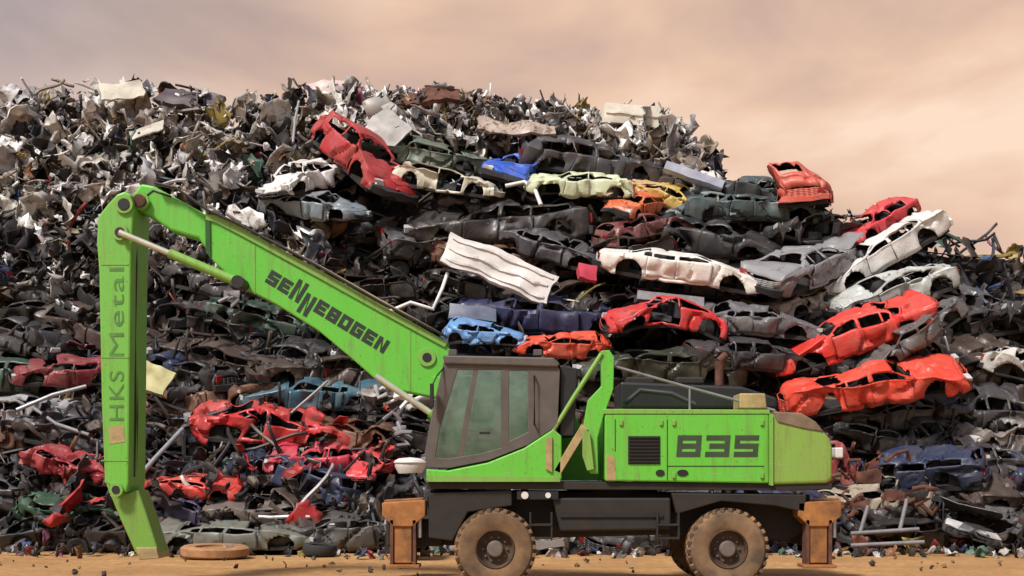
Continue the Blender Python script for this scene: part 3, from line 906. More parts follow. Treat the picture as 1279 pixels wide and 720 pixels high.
for _ in range(260):    # dark wreckage thrown over the red cars behind the stick
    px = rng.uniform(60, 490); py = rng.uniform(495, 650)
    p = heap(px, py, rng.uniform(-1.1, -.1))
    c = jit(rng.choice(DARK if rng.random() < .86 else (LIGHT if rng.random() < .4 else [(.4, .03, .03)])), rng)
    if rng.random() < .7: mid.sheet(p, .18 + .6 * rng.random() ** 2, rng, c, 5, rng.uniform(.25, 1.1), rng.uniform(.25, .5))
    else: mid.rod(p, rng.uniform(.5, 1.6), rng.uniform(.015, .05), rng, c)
for _ in range(260):    # crumbs along the foot
    px = rng.uniform(-100, 1380)
    p = Vector(((px - 640) * 29 / FOC, rng.uniform(27.6, 29.4), rng.uniform(0.0, .10)))
    mid.sheet(p, rng.uniform(.06, .34), rng, jit(rng.choice(DARK + DARK + LIGHT[:6] + ODD), rng), 4, 1, .4)
for _ in range(80):    # bits scattered over the yard
    p = Vector((rng.uniform(-12, 13), 28 - 5.5 * rng.random() ** 1.6, .02))
    mid.sheet(p, rng.uniform(.03, .12), rng, jit(rng.choice([(.10, .06, .035), (.2, .12, .06), (.05, .04, .035), (.24, .18, .13)]), rng), 3, 1, .4)
tag(mid.build('torn_scrap'), 'torn panels, tubes and wires filling the gaps between the wrecks', 'scrap', kind='stuff')

# ------------------------------------------------------------------ loose pieces one can tell apart
def crumpled(bm, amp, freq, seed):
    o = Vector((seed * 3.1, seed * 1.7, seed * .9))
    for v in bm.verts:
        v.co += noise.noise_vector(v.co * freq + o) * amp + noise.noise_vector(v.co * freq * 3 + o) * (amp * .35)

def slab_piece(name, label, cat, mat, px, py, w, h, t, tilt, lean, yaw, off, amp=.08, cuts=8, ribs=0):
    root = empty(name)
    bm = bmesh.new()
    add_box(bm, (0, 0, 0), (w, t, h))
    bmesh.ops.subdivide_edges(bm, edges=bm.edges[:], cuts=cuts, use_grid_fill=True)
    crumpled(bm, amp, 1.3, px * .01)
    o = from_bm('panel', bm, mat, root, smooth=30)
    for k in range(ribs):
        bm = bmesh.new()
        z = (k + .5) / ribs * h - h / 2
        add_box(bm, (0, -t / 2 - .02, z), (w * .94, .05, .06))
        bmesh.ops.subdivide_edges(bm, edges=bm.edges[:], cuts=cuts, use_grid_fill=True)
        crumpled(bm, amp, 1.3, px * .01)
        from_bm('rail', bm, mat, root)
    place(root, px, py, yaw, tilt, -lean, off)
    return tag(root, label, cat)

slab_piece('torn_body_panel', 'torn white truck side panel slanting down across the middle of the heap', 'panel', M['white'], 624, 346, 3.0, .85, .14, 22, 14, 4, -1.5, .11, 16, 3)
slab_piece('trailer_box', 'beige box trailer body on the skyline of the heap', 'trailer', simple('beige_panel', (.74, .68, .58), .6, .15), 790, 153, 1.9, .62, .85, 3, 4, 4, -.28, .07, 8, 1)
slab_piece('bumper_bar', 'pale lavender steel bumper bar lying above the yellow car', 'bumper', M['paleblue'], 862, 228, 1.75, .26, .24, 22, 20, 0, -.8, .05, 8)
slab_piece('grey_bumper', 'grey bumper wedged under the cream white saloon', 'bumper', M['steelgrey'], 832, 381, 1.7, .24, .22, 7, 15, 0, -1.0, .06, 8)
slab_piece('metal_sheet', 'pale peaked metal sheet standing behind the grey green saloon', 'panel', simple('pale_sheet', (.42, .40, .38), .5, .25), 487, 170, 1.0, 1.0, .06, 42, 25, 8, -.8, .16, 6)
slab_piece('roof_panel', 'white and rust brown roof panel lying under the skyline', 'panel', paint((.42, .34, .28), .6, .50), 646, 170, 2.3, .5, .10, 4, 35, 0, -1.0, .22, 8)
slab_piece('rusted_roof', 'rust brown car roof along the skyline above the peaked sheet', 'panel', M['rust'], 538, 128, 1.7, .6, .12, -3, 30, 0, -.6, .24, 8)
slab_piece('grey_plate', 'crumpled dark plum plate on the skyline at upper left', 'panel', simple('plum_plate', (.10, .075, .085), .5, .3), 240, 128, 2.0, .7, .12, 8, 38, 6, -.1, .2, 8)
slab_piece('cream_sheet', 'cream crumpled sheet on the skyline at far upper left', 'panel', simple('cream_sheet', (.62, .57, .46), .55, .2), 163, 126, 1.1, .7, .06, -14, 25, 10, -.9, .2, 6)
slab_piece('pointed_sheet', 'pale pointed metal sheet sticking out above the boom head', 'panel', simple('bone_sheet', (.50, .47, .41), .5, .25), 193, 172, 1.1, .34, .05, -16, 28, -10, -.8, .12, 6)
slab_piece('pink_sheet', 'pale pink crumpled sheet poking above the skyline left of the dark red car', 'panel', simple('pale_pink', (.66, .53, .50), .5, .2), 412, 116, 1.3, .6, .06, -18, 20, 8, -.3, .2, 7)
slab_piece('yellow_panel', 'pale yellow crumpled panel just right of the stick', 'panel', simple('pale_yellow', (.56, .53, .26), .55, .25), 208, 478, .85, .72, .16, 16, 20, 10, -1.2, .16, 6)
slab_piece('pink_lamp_cover', 'small pink red cover at the left end of the cream white saloon', 'panel', simple('pink_red', (.55, .05, .09), .5, .2), 731, 354, .5, .38, .2, 4, 18, 10, -1.7, .08, 5)
slab_piece('blue_grey_sheet', 'blue grey sheet lying on the light blue car', 'panel', simple('blue_grey', (.13, .15, .21), .5, .25), 592, 396, 1.3, .4, .08, 6, 30, 4, -1.0, .1, 6)

def wreck_bar(name, label, cat, mat, pts, r):
    bm = bmesh.new(); add_tube(bm, pts, r, 8)
    o = from_bm(name, bm, mat, smooth=50)
    return tag(o, label, cat)
wreck_bar('leaning_pole', 'pale steel pole leaning right of the stick foot', 'pole', M['chrome'], [heap(184, 606, -1.3), heap(212, 574, -1.3), heap(241, 538, -1.0)], .055)
wreck_bar('leaning_pole', 'thin pale upright pole on the upper left of the heap', 'pole', M['chrome'], [heap(374, 190, -1.1), heap(376, 160, -1.0), heap(379, 136, -.8)], .04)
wreck_bar('bent_pipe', 'bent pale pipe left of the stick at mid height', 'pipe', M['chrome'], [heap(40, 515, -1.0), heap(85, 497, -1.1), heap(124, 486, -1.0)], .05)
wreck_bar('bent_pipe', 'grey pipe left of the stick beneath the maroon left car', 'pipe', M['steelgrey'], [heap(60, 512, -1.0), heap(90, 532, -1.1), heap(128, 545, -1.0)], .045)
wreck_bar('curved_strip', 'white curved strip hooked beside the royal blue car', 'trim strip', M['white'], [heap(632, 244, -1.2), heap(655, 240, -1.3), heap(668, 250, -1.3), heap(675, 268, -1.3)], .06)
wreck_bar('curved_strip', 'white curled strip above the root of the boom', 'trim strip', M['white'], [heap(488, 398, -1.2), heap(518, 386, -1.3), heap(545, 394, -1.3), heap(556, 368, -1.2), heap(562, 350, -1.2)], .05)

# steel frame of bars at lower right
fr = empty('bed_frame'); fr.location = heap(1085, 650, -1.2)
def barpart(a, b2, nm):
    bm = bmesh.new(); add_bar(bm, a, b2, .045, 8); from_bm(nm, bm, M['steelgrey'], fr, smooth=50)
barpart((-.7, 0, -.25), (.75, -.1, -.15), 'rail'); barpart((-.75, -.2, -.5), (.8, -.3, -.42), 'rail')
barpart((-.5, 0, -.24), (-.3, .1, .35), 'post'); barpart((.35, -.05, -.18), (.55, .1, .5), 'post')
tag(fr, 'grey steel bar frame lying right of the rear support leg', 'metal frame')

# white tub on the front scrap
tub = empty('white_tub'); tub.location = at(513, 590, 27.5)
bm = bmesh.new()
rings = []
for r, z in ((.001, -.02), (.25, -.02), (.31, .10), (.33, .22), (.31, .24), (.24, .27), (.001, .29)):
    rings.append([bm.verts.new((r * math.cos(2 * PI * k / 24), r * .8 * math.sin(2 * PI * k / 24), z)) for k in range(24)])
for a, b2 in zip(rings, rings[1:]):
    for k in range(24): bm.faces.new((a[k], a[(k + 1) % 24], b2[(k + 1) % 24], b2[k]))
crumpled(bm, .03, 3, 4)
from_bm('shell', bm, M['white'], tub, smooth=50)
bm = bmesh.new()
add_tube(bm, [(.33 * math.cos(a), .27 * math.sin(a), .2) for a in [k * PI / 16 for k in range(33)]], .018, 6)
from_bm('rim', bm, M['white'], tub, smooth=50)
tag(tub, 'white rounded tub upside down in front of the cab', 'tub')
# what carries the tub: an engine block in a heap
eng = empty('engine_block'); eng.location = at(508, 640, 27.5)
bm = bmesh.new()
add_box(bm, (0, 0, .25), (.75, .55, .75)); add_box(bm, (-.25, -.3, .05), (.3, .25, .5)); add_box(bm, (.3, -.25, .3), (.25, .3, .3))
bmesh.ops.subdivide_edges(bm, edges=bm.edges[:], cuts=4, use_grid_fill=True)
crumpled(bm, .10, 2.5, 7)
from_bm('block', bm, M['under'], eng, smooth=25)
for k in range(4):
    bm = bmesh.new(); add_tube(bm, [(-.35 + k * .2, -.38, .5), (-.38 + k * .2, -.55, .35), (-.3 + k * .2, -.5, .05)], .045, 8)
    from_bm('pipe', bm, M['steelgrey'], eng, smooth=50)
eng.location.z = .35
tag(eng, 'dark engine block under the white tub in front of the cab', 'engine')

# white mangled seat frames around the boom root
def mangled(px, py, s, lab, seed, mat=M['white'], off=-1.0):
    rg = random.Random(seed); rt = empty('car_part'); rt.location = heap(px, py, off)
    for k in range(5):
        a = Vector((rg.uniform(-1, 1), rg.uniform(-.4, .4), rg.uniform(-.6, .6))) * s
        b2 = a + Vector((rg.uniform(-1, 1), rg.uniform(-.4, .4), rg.uniform(-.7, .7))) * s * 1.1
        c3 = b2 + Vector((rg.uniform(-1, 1), rg.uniform(-.4, .4), rg.uniform(-.7, .7))) * s * .7
        bm = bmesh.new(); add_tube(bm, [a, (a + b2) / 2 + Vector((0, 0, .1 * s)), b2, c3], rg.uniform(.03, .06), 7)
        from_bm('bracket', bm, mat, rt, smooth=50)
    bm = bmesh.new(); add_box(bm, (0, 0, 0), (s * .9, .08, s * .45)); bmesh.ops.subdivide_edges(bm, edges=bm.edges[:], cuts=6, use_grid_fill=True)
    crumpled(bm, .16 * s, 2.2, seed); from_bm('plate', bm, mat, rt, smooth=30)
    tag(rt, lab, 'car part')
mangled(468, 492, .42, 'pale mangled bracket below the boom beside the teal car', 3, simple('pale_bracket', (.45, .43, .42), .5, .3))
mangled(505, 498, .36, 'white mangled bracket close to the front edge of the cab', 5)
mangled(502, 540, .42, 'grey mangled bracket between the cab and the scarlet wing', 8, M['steelgrey'])
mangled(300, 375, .45, 'grey torn bracket below the stick cylinder', 13, M['steelgrey'])

mangled(1066, 596, .62, 'rust red tangle of steel right of the counterweight', 21, M['rust'], -1.3)
mangled(1098, 618, .5, 'rust red twisted bars right of the larger rust red tangle', 24, M['rust'], -1.3)
mangled(1058, 628, .45, 'rust red twisted bars above the rear support leg', 29, M['rust'], -1.2)
# sandy tyre on the ground and a loose black one
def loose_tyre(px, D, r, lab, mat, tilt=0, z=.13):
    rt = empty('loose_tyre')
    bm = bmesh.new()
    add_lathe_y(bm, (0, 0, 0), [(r * .58, -.10), (r * .9, -.115), (r, -.07), (r, .07), (r * .9, .115), (r * .58, .10), (r * .60, 0), (r * .58, -.10)], 36)
    from_bm('tyre', bm, mat, rt, smooth=40)
    bm = bmesh.new()
    add_lathe_y(bm, (0, 0, 0), [(r * .60, -.06), (r * .5, -.05), (r * .42, 0), (r * .2, .02), (.001, .02)], 24)
    from_bm('rim', bm, mat, rt, smooth=40)
    p = at(px, 600, D); p.z = z
    rt.matrix_world = Matrix.Translation(p) @ Matrix.Rotation(R(tilt), 4, 'Y') @ Matrix.Rotation(R(-88), 4, 'X')
    tag(rt, lab, 'tyre')
loose_tyre(269, 27.6, .70, 'sand covered tyre lying flat on the ground right of the stick', simple('sand_caked', (.42, .22, .10), .95, .4, 4), 1)
loose_tyre(400, 28.2, .36, 'small dark tyre lying at the foot of the heap', M['tyre'], 4)

# ------------------------------------------------------------------ the material handler
mh = empty('material_handler', (at(760, 600, 21.2).x, 21.2, 0))
base = mh.location.copy()
tag(mh, 'bright green wheeled material handler with raised boom in front of the heap', 'material handler')
inv = Matrix.Translation(-base)
def part(name, bm, mat, parent=mh, **kw):
    if parent is mh: bmesh.ops.transform(bm, matrix=inv, verts=bm.verts[:])
    else: bmesh.ops.transform(bm, matrix=inv @ Matrix.Identity(4), verts=bm.verts[:])
    return from_bm(name, bm, mat, parent, **kw)

YN, YF = 19.95, 22.45        # near and far faces of the machine
# chassis
bm = bmesh.new()
prism(bm, pxs([(536, 612), (1012, 618), (1012, 662), (985, 676), (836, 668), (690, 672), (560, 682), (536, 676)], 20.6), 20.55, 21.95)
chs = part('chassis', bm, M['chassis'], bevel=.03)
bm = bmesh.new()
prism(bm, pxs([(536, 616), (640, 612), (640, 632), (585, 640), (566, 676), (536, 672)], 20.1), 20.05, 20.53)
part('tool_box', bm, M['chassis'], bevel=.02)
bm = bmesh.new()
prism(bm, pxs([(690, 622), (838, 622), (838, 662), (700, 664)], 20.1), 20.05, 20.53)
tk = part('side_tank', bm, M['chassis'], bevel=.03)
bm = bmesh.new()
prism(bm, pxs([(700, 642), (828, 642), (828, 646), (700, 646)], 20.1), 20.02, 20.05)
part('seam', bm, M['black'], tk)
bm = bmesh.new()
prism(bm, pxs([(838, 616), (1006, 618), (1004, 640), (968, 632), (900, 626), (845, 642)], 20.1), 20.0, 20.53)
part('mudguard', bm, M['chassis'], bevel=.015)
# steps
for px_ in (676, 834):
    bm = bmesh.new()
    c0 = at(px_, 672, 20.1)
    add_box(bm, (c0.x, 20.1, c0.z), (.34, .22, .03)); add_box(bm, (c0.x, 20.1, c0.z + .20), (.34, .22, .03))
    for s in (-.16, .16): add_box(bm, (c0.x + s, 20.1, c0.z + .18), (.025, .2, .42))
    part('step', bm, M['chassis'])
# wheels
def machine_wheel(px_, y0, mat, r=.605):
    x = at(px_, 685, 20.0).x
    w = empty('wheel', (x - base.x, y0 - base.y, r - .01 - base.z)); w.parent = mh
    bm = bmesh.new()
    hw = .19
    add_lathe_y(bm, (0, 0, 0), [(.30, -hw + .015), (.36, -hw - .005), (.46, -hw - .02), (.54, -hw - .005), (.575, -hw + .04), (.585, -.1), (.585, .1), (.575, hw - .04), (.54, hw + .005), (.46, hw + .02), (.36, hw + .005), (.30, hw - .015), (.30, -hw + .015)], 56)
    for k in range(30):
        a = 2 * PI * k / 30
        for s in (-1, 1):
            rot = Matrix.Rotation(-a - (0.05 if s > 0 else 0), 3, 'Y') 
            ret = bmesh.ops.create_cube(bm, size=1)
            mt = Matrix.Rotation(-a - (.1 if s > 0 else 0), 4, 'Y') @ Matrix.Translation((.588, s * .10, 0)) @ Matrix.Rotation(R(24 * s), 4, 'X') @ Matrix.Diagonal((.05, .17, .065, 1))
            bmesh.ops.transform(bm, matrix=mt, verts=ret['verts'])
    from_bm('tyre', bm, mat, w, smooth=35)
    bm = bmesh.new()
    add_lathe_y(bm, (0, 0, 0), [(.305, -hw + .03), (.285, -hw + .0), (.265, -hw + .03), (.255, -.06), (.22, -.045), (.13, -.05), (.125, -.06)], 40)
    from_bm('rim', bm, M['machine_rim'], w, smooth=35)
    bm = bmesh.new()
    add_lathe_y(bm, (0, 0, 0), [(.128, -.04), (.125, -.14), (.105, -.165), (.05, -.17), (.001, -.172)], 28)
    for k in range(10):
        a = 2 * PI * k / 10
        add_bar(bm, (.18 * math.cos(a), -.045, .18 * math.sin(a)), (.18 * math.cos(a), -.08, .18 * math.sin(a)), .018, 6)
    from_bm('hub', bm, M['hub'], w, smooth=35)
    return w
machine_wheel(619, 20.10, M['machine_tyre_front'])
machine_wheel(909, 20.10, M['machine_tyre'])
machine_wheel(619, 22.30, M['machine_tyre']).rotation_euler.z = PI
machine_wheel(909, 22.30, M['machine_tyre']).rotation_euler.z = PI
for px_ in (619, 909):
    x = at(px_, 685, 20.0).x
    bm = bmesh.new(); add_bar(bm, (x, 20.18, .6), (x, 22.22, .6), .14, 16); add_box(bm, (x, 21.2, .6), (.5, .5, .42))
    part('axle', bm, M['chassis'], smooth=40)
# support legs
def support(px0, y0):
    x = at(px0, 685, y0).x
    z = lambda py: at(0, py, 20.0).z
    s = empty('support_leg'); s.parent = mh
    s.location = (0, 0, 0)
    bm = bmesh.new()
    prism(bm, [(x - .33, z(628)), (x + .32, z(625)), (x + .32, z(645)), (x + .12, z(658)), (x - .16, z(658)), (x - .33, z(645))], y0, y0 + .45)
    part('bracket', bm, M['support'], s, bevel=.015)
    bm = bmesh.new()
    add_box(bm, (x - .02, y0 + .15, (z(652) + z(704)) / 2), (.27, .24, z(652) - z(704)))
    part('leg', bm, M['support'], s, bevel=.015)
    for sx in (-.185, .155):
        bm = bmesh.new()
        add_box(bm, (x + sx, y0 + .15, (z(650) + z(706)) / 2), (.045, .30, z(650) - z(706)))
        part('guide', bm, M['rust'], s)
    bm = bmesh.new()
    add_box(bm, (x - .015, y0 + .15, z(707.5)), (.5, .46, .05))
    part('foot', bm, M['support'], s, bevel=.01)
    bm = bmesh.new()
    add_bar(bm, (x + .23, y0 + .1, z(640)), (x + .23, y0 + .1, z(672)), .035, 10)
    part('ram', bm, M['chrome'], s, smooth=50)
support(505, 20.0); support(1025, 20.0); support(505, 22.1); support(1025, 22.1)
bm = bmesh.new()
x0, x1 = at(480, 0, 20.6).x, at(542, 0, 20.6).x
add_box(bm, ((x0 + x1) / 2 + .1, 21.25, .82), (x1 - x0 + .1, 1.7, .42)); part('front_beam', bm, M['chassis'], bevel=.03)
x0, x1 = at(1005, 0, 20.6).x, at(1030, 0, 20.6).x
add_box(bm := bmesh.new(), ((x0 + x1) / 2, 21.25, .82), (x1 - x0 + .1, 1.7, .42)); part('rear_beam', bm, M['chassis'], bevel=.03)
# slewing ring and platform
bm = bmesh.new()
bmesh.ops.create_cone(bm, cap_ends=True, segments=48, radius1=.72, radius2=.72, depth=.22, matrix=Matrix.Translation((at(765, 0, 21.2).x, 21.2, at(0, 611, 21.2).z)))
part('slewing_ring', bm, M['chassis'], smooth=40)
bm = bmesh.new()
prism(bm, pxs([(533, 601), (1040, 604), (1040, 611), (1000, 613), (533, 611)], YN + .05), YN + .06, YF)
part('platform', bm, M['chassis'], bevel=.01)
for px_ in (656, 685):
    bm = bmesh.new(); c0 = at(px_, 619, 19.99)
    add_bar(bm, (c0.x, 20.05, c0.z), (c0.x, 19.96, c0.z), .055 if px_ == 656 else .042, 16)
    l_ = part('work_lamp', bm, M['white'], smooth=40)
# plate with small marks between the two lamps
bm = bmesh.new(); c0 = at(672, 619, 20.0); add_box(bm, (c0.x, 20.03, c0.z), (.62, .06, .12)); part('lamp_plate', bm, M['black'])

# green sill below the cab
bm = bmesh.new()
prism(bm, pxs([(533, 586), (560, 588), (610, 578), (655, 560), (692, 536), (702, 545), (702, 600), (533, 601)], YN), YN, YN + .95)
part('cab_base', bm, M['green'], bevel=.02)
bm = bmesh.new()
prism(bm, pxs([(534, 594), (700, 596), (700, 602), (534, 602)], YN - .01), YN - .02, YN + .02)
part('sill_strip', bm, M['green_pale'])

# cab
cab = empty('cab'); cab.parent = mh
outer = [(556, 447), (690, 451), (700, 462), (697, 532), (660, 556), (612, 575), (562, 585), (533, 584), (531, 566), (541, 510)]
w1 = [(572, 462), (626, 462), (626, 560), (600, 567), (560, 573), (544, 572), (550, 535)]
w2 = [(636, 463), (660, 463), (660, 540), (636, 552)]
for y0, y1 in ((YN + .02, YN + .10), (YN + 1.0, YN + 1.08)):
    bm = bmesh.new()
    prism(bm, pxs(outer, YN + .02), y0, y1, [pxs(w1, YN + .02), pxs(w2, YN + .02)])
    part('side_frame', bm, M['cabgrey'], cab, bevel=.008)
    for w_ in (w1, w2):
        bm = bmesh.new()
        prism(bm, pxs(w_, YN + .02), y0 + .035, y0 + .045)
        part('window_pane', bm, M['glass'], cab)
# mullion of the door, roof, back wall, floor, windscreen
bm = bmesh.new(); prism(bm, pxs([(592, 460), (598, 460), (578, 572), (571, 573)], YN + .02), YN + .03, YN + .075); part('door_post', bm, M['cabgrey'], cab)
bm = bmesh.new(); prism(bm, pxs([(553, 444), (692, 447), (700, 455), (697, 459), (556, 455)], YN), YN - .03, YN + 1.12); part('roof', bm, M['cabgrey'], cab, bevel=.025)
bm = bmesh.new(); prism(bm, pxs([(680, 460), (697, 461), (695, 530), (680, 540)], YN), YN + .103, YN + .997); part('rear_wall', bm, M['black'], cab)
bm = bmesh.new(); prism(bm, pxs([(540, 568), (690, 568), (690, 580), (540, 580)], YN), YN + .103, YN + .997); part('floor', bm, M['black'], cab)
bm = bmesh.new()
a, b2 = at(553, 462, YN + .05), at(534, 566, YN + .05)
vs = [bm.verts.new(p) for p in ((a.x, YN + .103, a.z), (a.x, YN + .997, a.z), (b2.x, YN + .997, b2.z), (b2.x, YN + .103, b2.z))]
f_ = bm.faces.new(vs); bmesh.ops.solidify(bm, geom=[f_], thickness=.012); part('windscreen', bm, M['glass'], cab)
# grab rail, mirror, wiper, roof lamps
bm = bmesh.new(); add_tube(bm, [at(668, 470, YN + .02), at(668, 470, YN - .07), at(668, 530, YN - .07), at(668, 530, YN + .02)], .016, 7); part('grab_rail', bm, M['black'], cab, smooth=50)
bm = bmesh.new(); add_tube(bm, [at(556, 458, YN + .05), at(546, 470, YN - .15), at(541, 480, YN - .18)], .013, 7); c1 = at(540, 494, YN - .18); add_box(bm, (c1.x, YN - .18, c1.z), (.05, .2, .34)); part('mirror', bm, M['black'], cab, bevel=.01)
for px_ in (566, 672):
    bm = bmesh.new(); c1 = at(px_, 441, YN + .2); add_box(bm, (c1.x, YN + .2, c1.z), (.13, .16, .09)); add_box(bm, (c1.x, YN + .2, c1.z - .055), (.03, .03, .05)); part('roof_lamp', bm, M['cabgrey'], cab, bevel=.01)
# operator's seat and console
bm = bmesh.new()
c0 = at(606, 540, 20.4)
add_box(bm, (c0.x, 20.47, c0.z - .05), (.5, .48, .16)); add_box(bm, (c0.x + .25, 20.47, c0.z + .32), (.16, .48, .72), Euler((0, R(10), 0))); add_box(bm, (c0.x + .33, 20.47, c0.z + .78), (.11, .28, .2), Euler((0, R(10), 0)))
part('seat', bm, simple('operator_seat', (.22, .23, .24), .8), cab, bevel=.04)
bm = bmesh.new()
add_box(bm, (c0.x - .1, 20.18, c0.z + .1), (.5, .12, .08)); add_bar(bm, (c0.x - .3, 20.18, c0.z + .1), (c0.x - .33, 20.18, c0.z + .32), .025, 8)
add_box(bm, (c0.x - .1, 20.78, c0.z + .1), (.5, .12, .08)); add_bar(bm, (c0.x - .3, 20.78, c0.z + .1), (c0.x - .33, 20.78, c0.z + .32), .025, 8)
add_box(bm, (c0.x - .72, 20.47, c0.z - .02), (.12, .5, .3))
part('console', bm, simple('console_grey', (.30, .31, .30), .5), cab)
bm = bmesh.new(); c1 = at(606, 541, YN); add_box(bm, (c1.x, YN - .02, c1.z), (.16, .05, .03)); part('door_handle', bm, M['black'], cab)
bm = bmesh.new(); prism(bm, pxs([(700, 456), (722, 460), (718, 545), (700, 545)], YN + .1), YN + .12, YN + 1.05); part('rear_shroud', bm, M['black'], cab, bevel=.02)

# engine housing
hs = empty('engine_housing'); hs.parent = mh
bm = bmesh.new()
prism(bm, pxs([(756, 517), (961, 517), (961, 604), (756, 601)], YN), YN, YF - .4)
part('side_panel', bm, M['green'], hs, bevel=.025)
bm = bmesh.new()
prism(bm, pxs([(754, 511), (962, 512), (962, 517.5), (754, 517.5)], YN), YN - .012, YF - .4)
part('top_edge', bm, M['green_pale'], hs, bevel=.01)
bm = bmesh.new()
prism(bm, pxs([(774, 478), (925, 484), (968, 498), (968, 511), (774, 511)], 21.3), 21.1, 22.4)
hd = part('hood', bm, M['black'], hs, bevel=.04)
for px_ in (800, 862):
    bm = bmesh.new(); c1 = at(px_, 476, 21.4); add_box(bm, (c1.x, 21.5, c1.z), (.45, .35, .12)); part('deck_box', bm, M['chassis'], hs, bevel=.03)
bm = bmesh.new(); add_tube(bm, [at(780, 505, 20.6), at(800, 488, 20.7), at(840, 492, 20.6), at(870, 506, 20.5)], .045, 8); part('hose', bm, M['black'], hs, smooth=50)
bm = bmesh.new()
q_ = pxs([(785, 545), (825, 545), (825, 580), (785, 580)], YN)
prism(bm, q_, YN - .012, YN - .001)
x0, x1, z0, z1 = q_[0][0], q_[1][0], q_[2][1], q_[0][1]
for k in range(8):
    add_box(bm, ((x0 + x1) / 2, YN - .02, z0 + (k + .5) / 8 * (z1 - z0)), (x1 - x0 - .03, .02, .018), Euler((R(30), 0, 0)))
part('vent', bm, M['black'], hs)
for px_ in (825, 853):
    bm = bmesh.new(); c1 = at(px_, 591, YN)
    prism(bm, [(c1.x + .085 * math.cos(a) * (1 if px_ == 853 else .8), c1.z + .05 * math.sin(a)) for a in [k * PI / 10 for k in range(20)]], YN - .012, YN - .001)
    part('latch', bm, M['black'], hs)
for (mt_, tt, dy, nm) in ((simple('number_grey', (.045, .07, .04), .5, .3, 5), 1.0, .004, 'lettering'),):
    bm = bmesh.new()
    h_, w_ = .325, .36; t_ = .078
    for k, ch in enumerate('835'):
        q = glyph(ch, w_, h_, t_)
        org = at(845, 571, YN)
        if tt < 1:
            g2 = []
            x_0, x_1, z_0, z_1, z_m = t_ / 2, w_ - t_ / 2, t_ / 2, h_ - t_ / 2, h_ / 2
            tt_ = t_ * tt
            if ch == '8': g2 = stroke_quads([(x_0, z_0), (x_0, z_1), (x_1, z_1), (x_1, z_0)], tt_, True) + stroke_quads([(t_, z_m), (w_ - t_, z_m)], tt_)
            if ch == '3': g2 = stroke_quads([(.02, z_1), (x_1, z_1), (x_1, z_0), (.02, z_0)], tt_) + stroke_quads([(.07, z_m), (w_ - t_, z_m)], tt_)
            if ch == '5': g2 = stroke_quads([(w_ - .02, z_1), (x_0, z_1), (x_0, z_m), (x_1, z_m), (x_1, z_0), (.02, z_0)], tt_)
            q = g2
        add_letters(bm, q, (org.x + k * .43, org.z), 0, YN - .001, dy, .08)
    part(nm, bm, mt_, hs)
bm = bmesh.new()
c1 = at(762, 585, YN); prism(bm, pxs([(758, 567), (768, 572), (770, 600), (758, 600)], YN), YN - .006, YN - .001); part('scuffed_patch', bm, M['sandpaint'], hs)
for pl in ([(833.4, 524), (834.4, 524), (834.4, 600), (833.4, 600)], [(768.4, 524), (769.4, 524), (769.4, 564), (768.4, 564)], [(834.5, 582), (955, 582), (955, 583), (834.5, 583)]):
    bm = bmesh.new(); prism(bm, pxs(pl, YN), YN - .005, YN - .001); part('panel_seam', bm, M['black'], hs)
for px_, py_ in ((776, 528), (826, 528), (842, 528), (952, 528), (842, 594), (952, 594)):
    bm = bmesh.new(); c1 = at(px_, py_, YN); add_box(bm, (c1.x, YN - .015, c1.z), (.05, .028, .085)); part('hinge', bm, M['green_pale'], hs, bevel=.006)
bm = bmesh.new(); prism(bm, pxs([(923, 492), (955, 492), (957, 511), (923, 511)], 20.3), 20.2, 20.8); part('filter_box', bm, M['sandpaint'], hs, bevel=.02)
bm = bmesh.new(); c1 = at(900, 470, 21.6); add_bar(bm, (c1.x, 21.7, c1.z - .15), (c1.x, 21.7, c1.z + .25), .07, 14); add_bar(bm, (c1.x, 21.7, c1.z + .25), (c1.x + .12, 21.7, c1.z + .36), .065, 14); part('exhaust', bm, M['rust'], hs, smooth=50)
# counterweight
bm = bmesh.new()
prism(bm, pxs([(964, 517), (1004, 519), (1022, 530), (1038, 548), (1041, 560), (1041, 598), (1034, 604), (964, 606)], YN), YN + .02, YF)
cw = part('counterweight', bm, M['green_dusty'], bevel=.05, segs=3)
bm = bmesh.new(); prism(bm, pxs([(966, 514), (1002, 516), (1020, 527), (1030, 540), (1005, 536), (972, 528)], YN - .01), YN + .0, YF - .05); part('worn_cap', bm, simple('bare_brown', (.24, .17, .11), .8, .4, 5), cw, bevel=.02)
bm = bmesh.new(); prism(bm, pxs([(961, 517), (966, 517), (966, 607), (961, 606)], YN), YN - .015, YN + .3); part('seam_strip', bm, M['green_pale'], cw)
bm = bmesh.new(); c1 = at(1046, 566, YN + .4); add_box(bm, (c1.x, YN + .4, c1.z), (.12, .3, .16)); part('rear_lamp', bm, M['white'], cw, bevel=.02)

# guard post with bent lower end, rails, cable
gp = empty('guard_frame'); gp.parent = mh
bm = bmesh.new()
prism(bm, pxs([(751, 438), (762, 437), (768, 446), (767, 486), (754, 522), (747, 548), (748, 592), (738, 592), (732, 575), (728, 540), (735, 500), (752, 482)], YN), YN + .05, YN + .25)
part('post', bm, M['green'], gp, bevel=.012)
bm = bmesh.new(); add_tube(bm, [at(752, 442, YN + .05), at(716, 498, YN + .05), at(683, 552, YN + .05)], .035, 8); part('rail', bm, M['green_pale'], gp, smooth=50)
bm = bmesh.new(); prism(bm, pxs([(682, 548), (690, 546), (690, 590), (682, 586)], YN - .02), YN - .035, YN - .005); part('bracket', bm, M['sandpaint'], gp)
bm = bmesh.new(); prism(bm, pxs([(727, 530), (735, 536), (701, 592), (692, 588)], YN + .03), YN + .0, YN + .10); part('brace', bm, M['sandpaint'], gp, bevel=.008)
bm = bmesh.new(); prism(bm, pxs([(728, 536), (737, 540), (742, 586), (734, 588), (728, 570)], YN - .01), YN - .03, YN + .045); part('worn_plate', bm, M['green_pale'], gp)
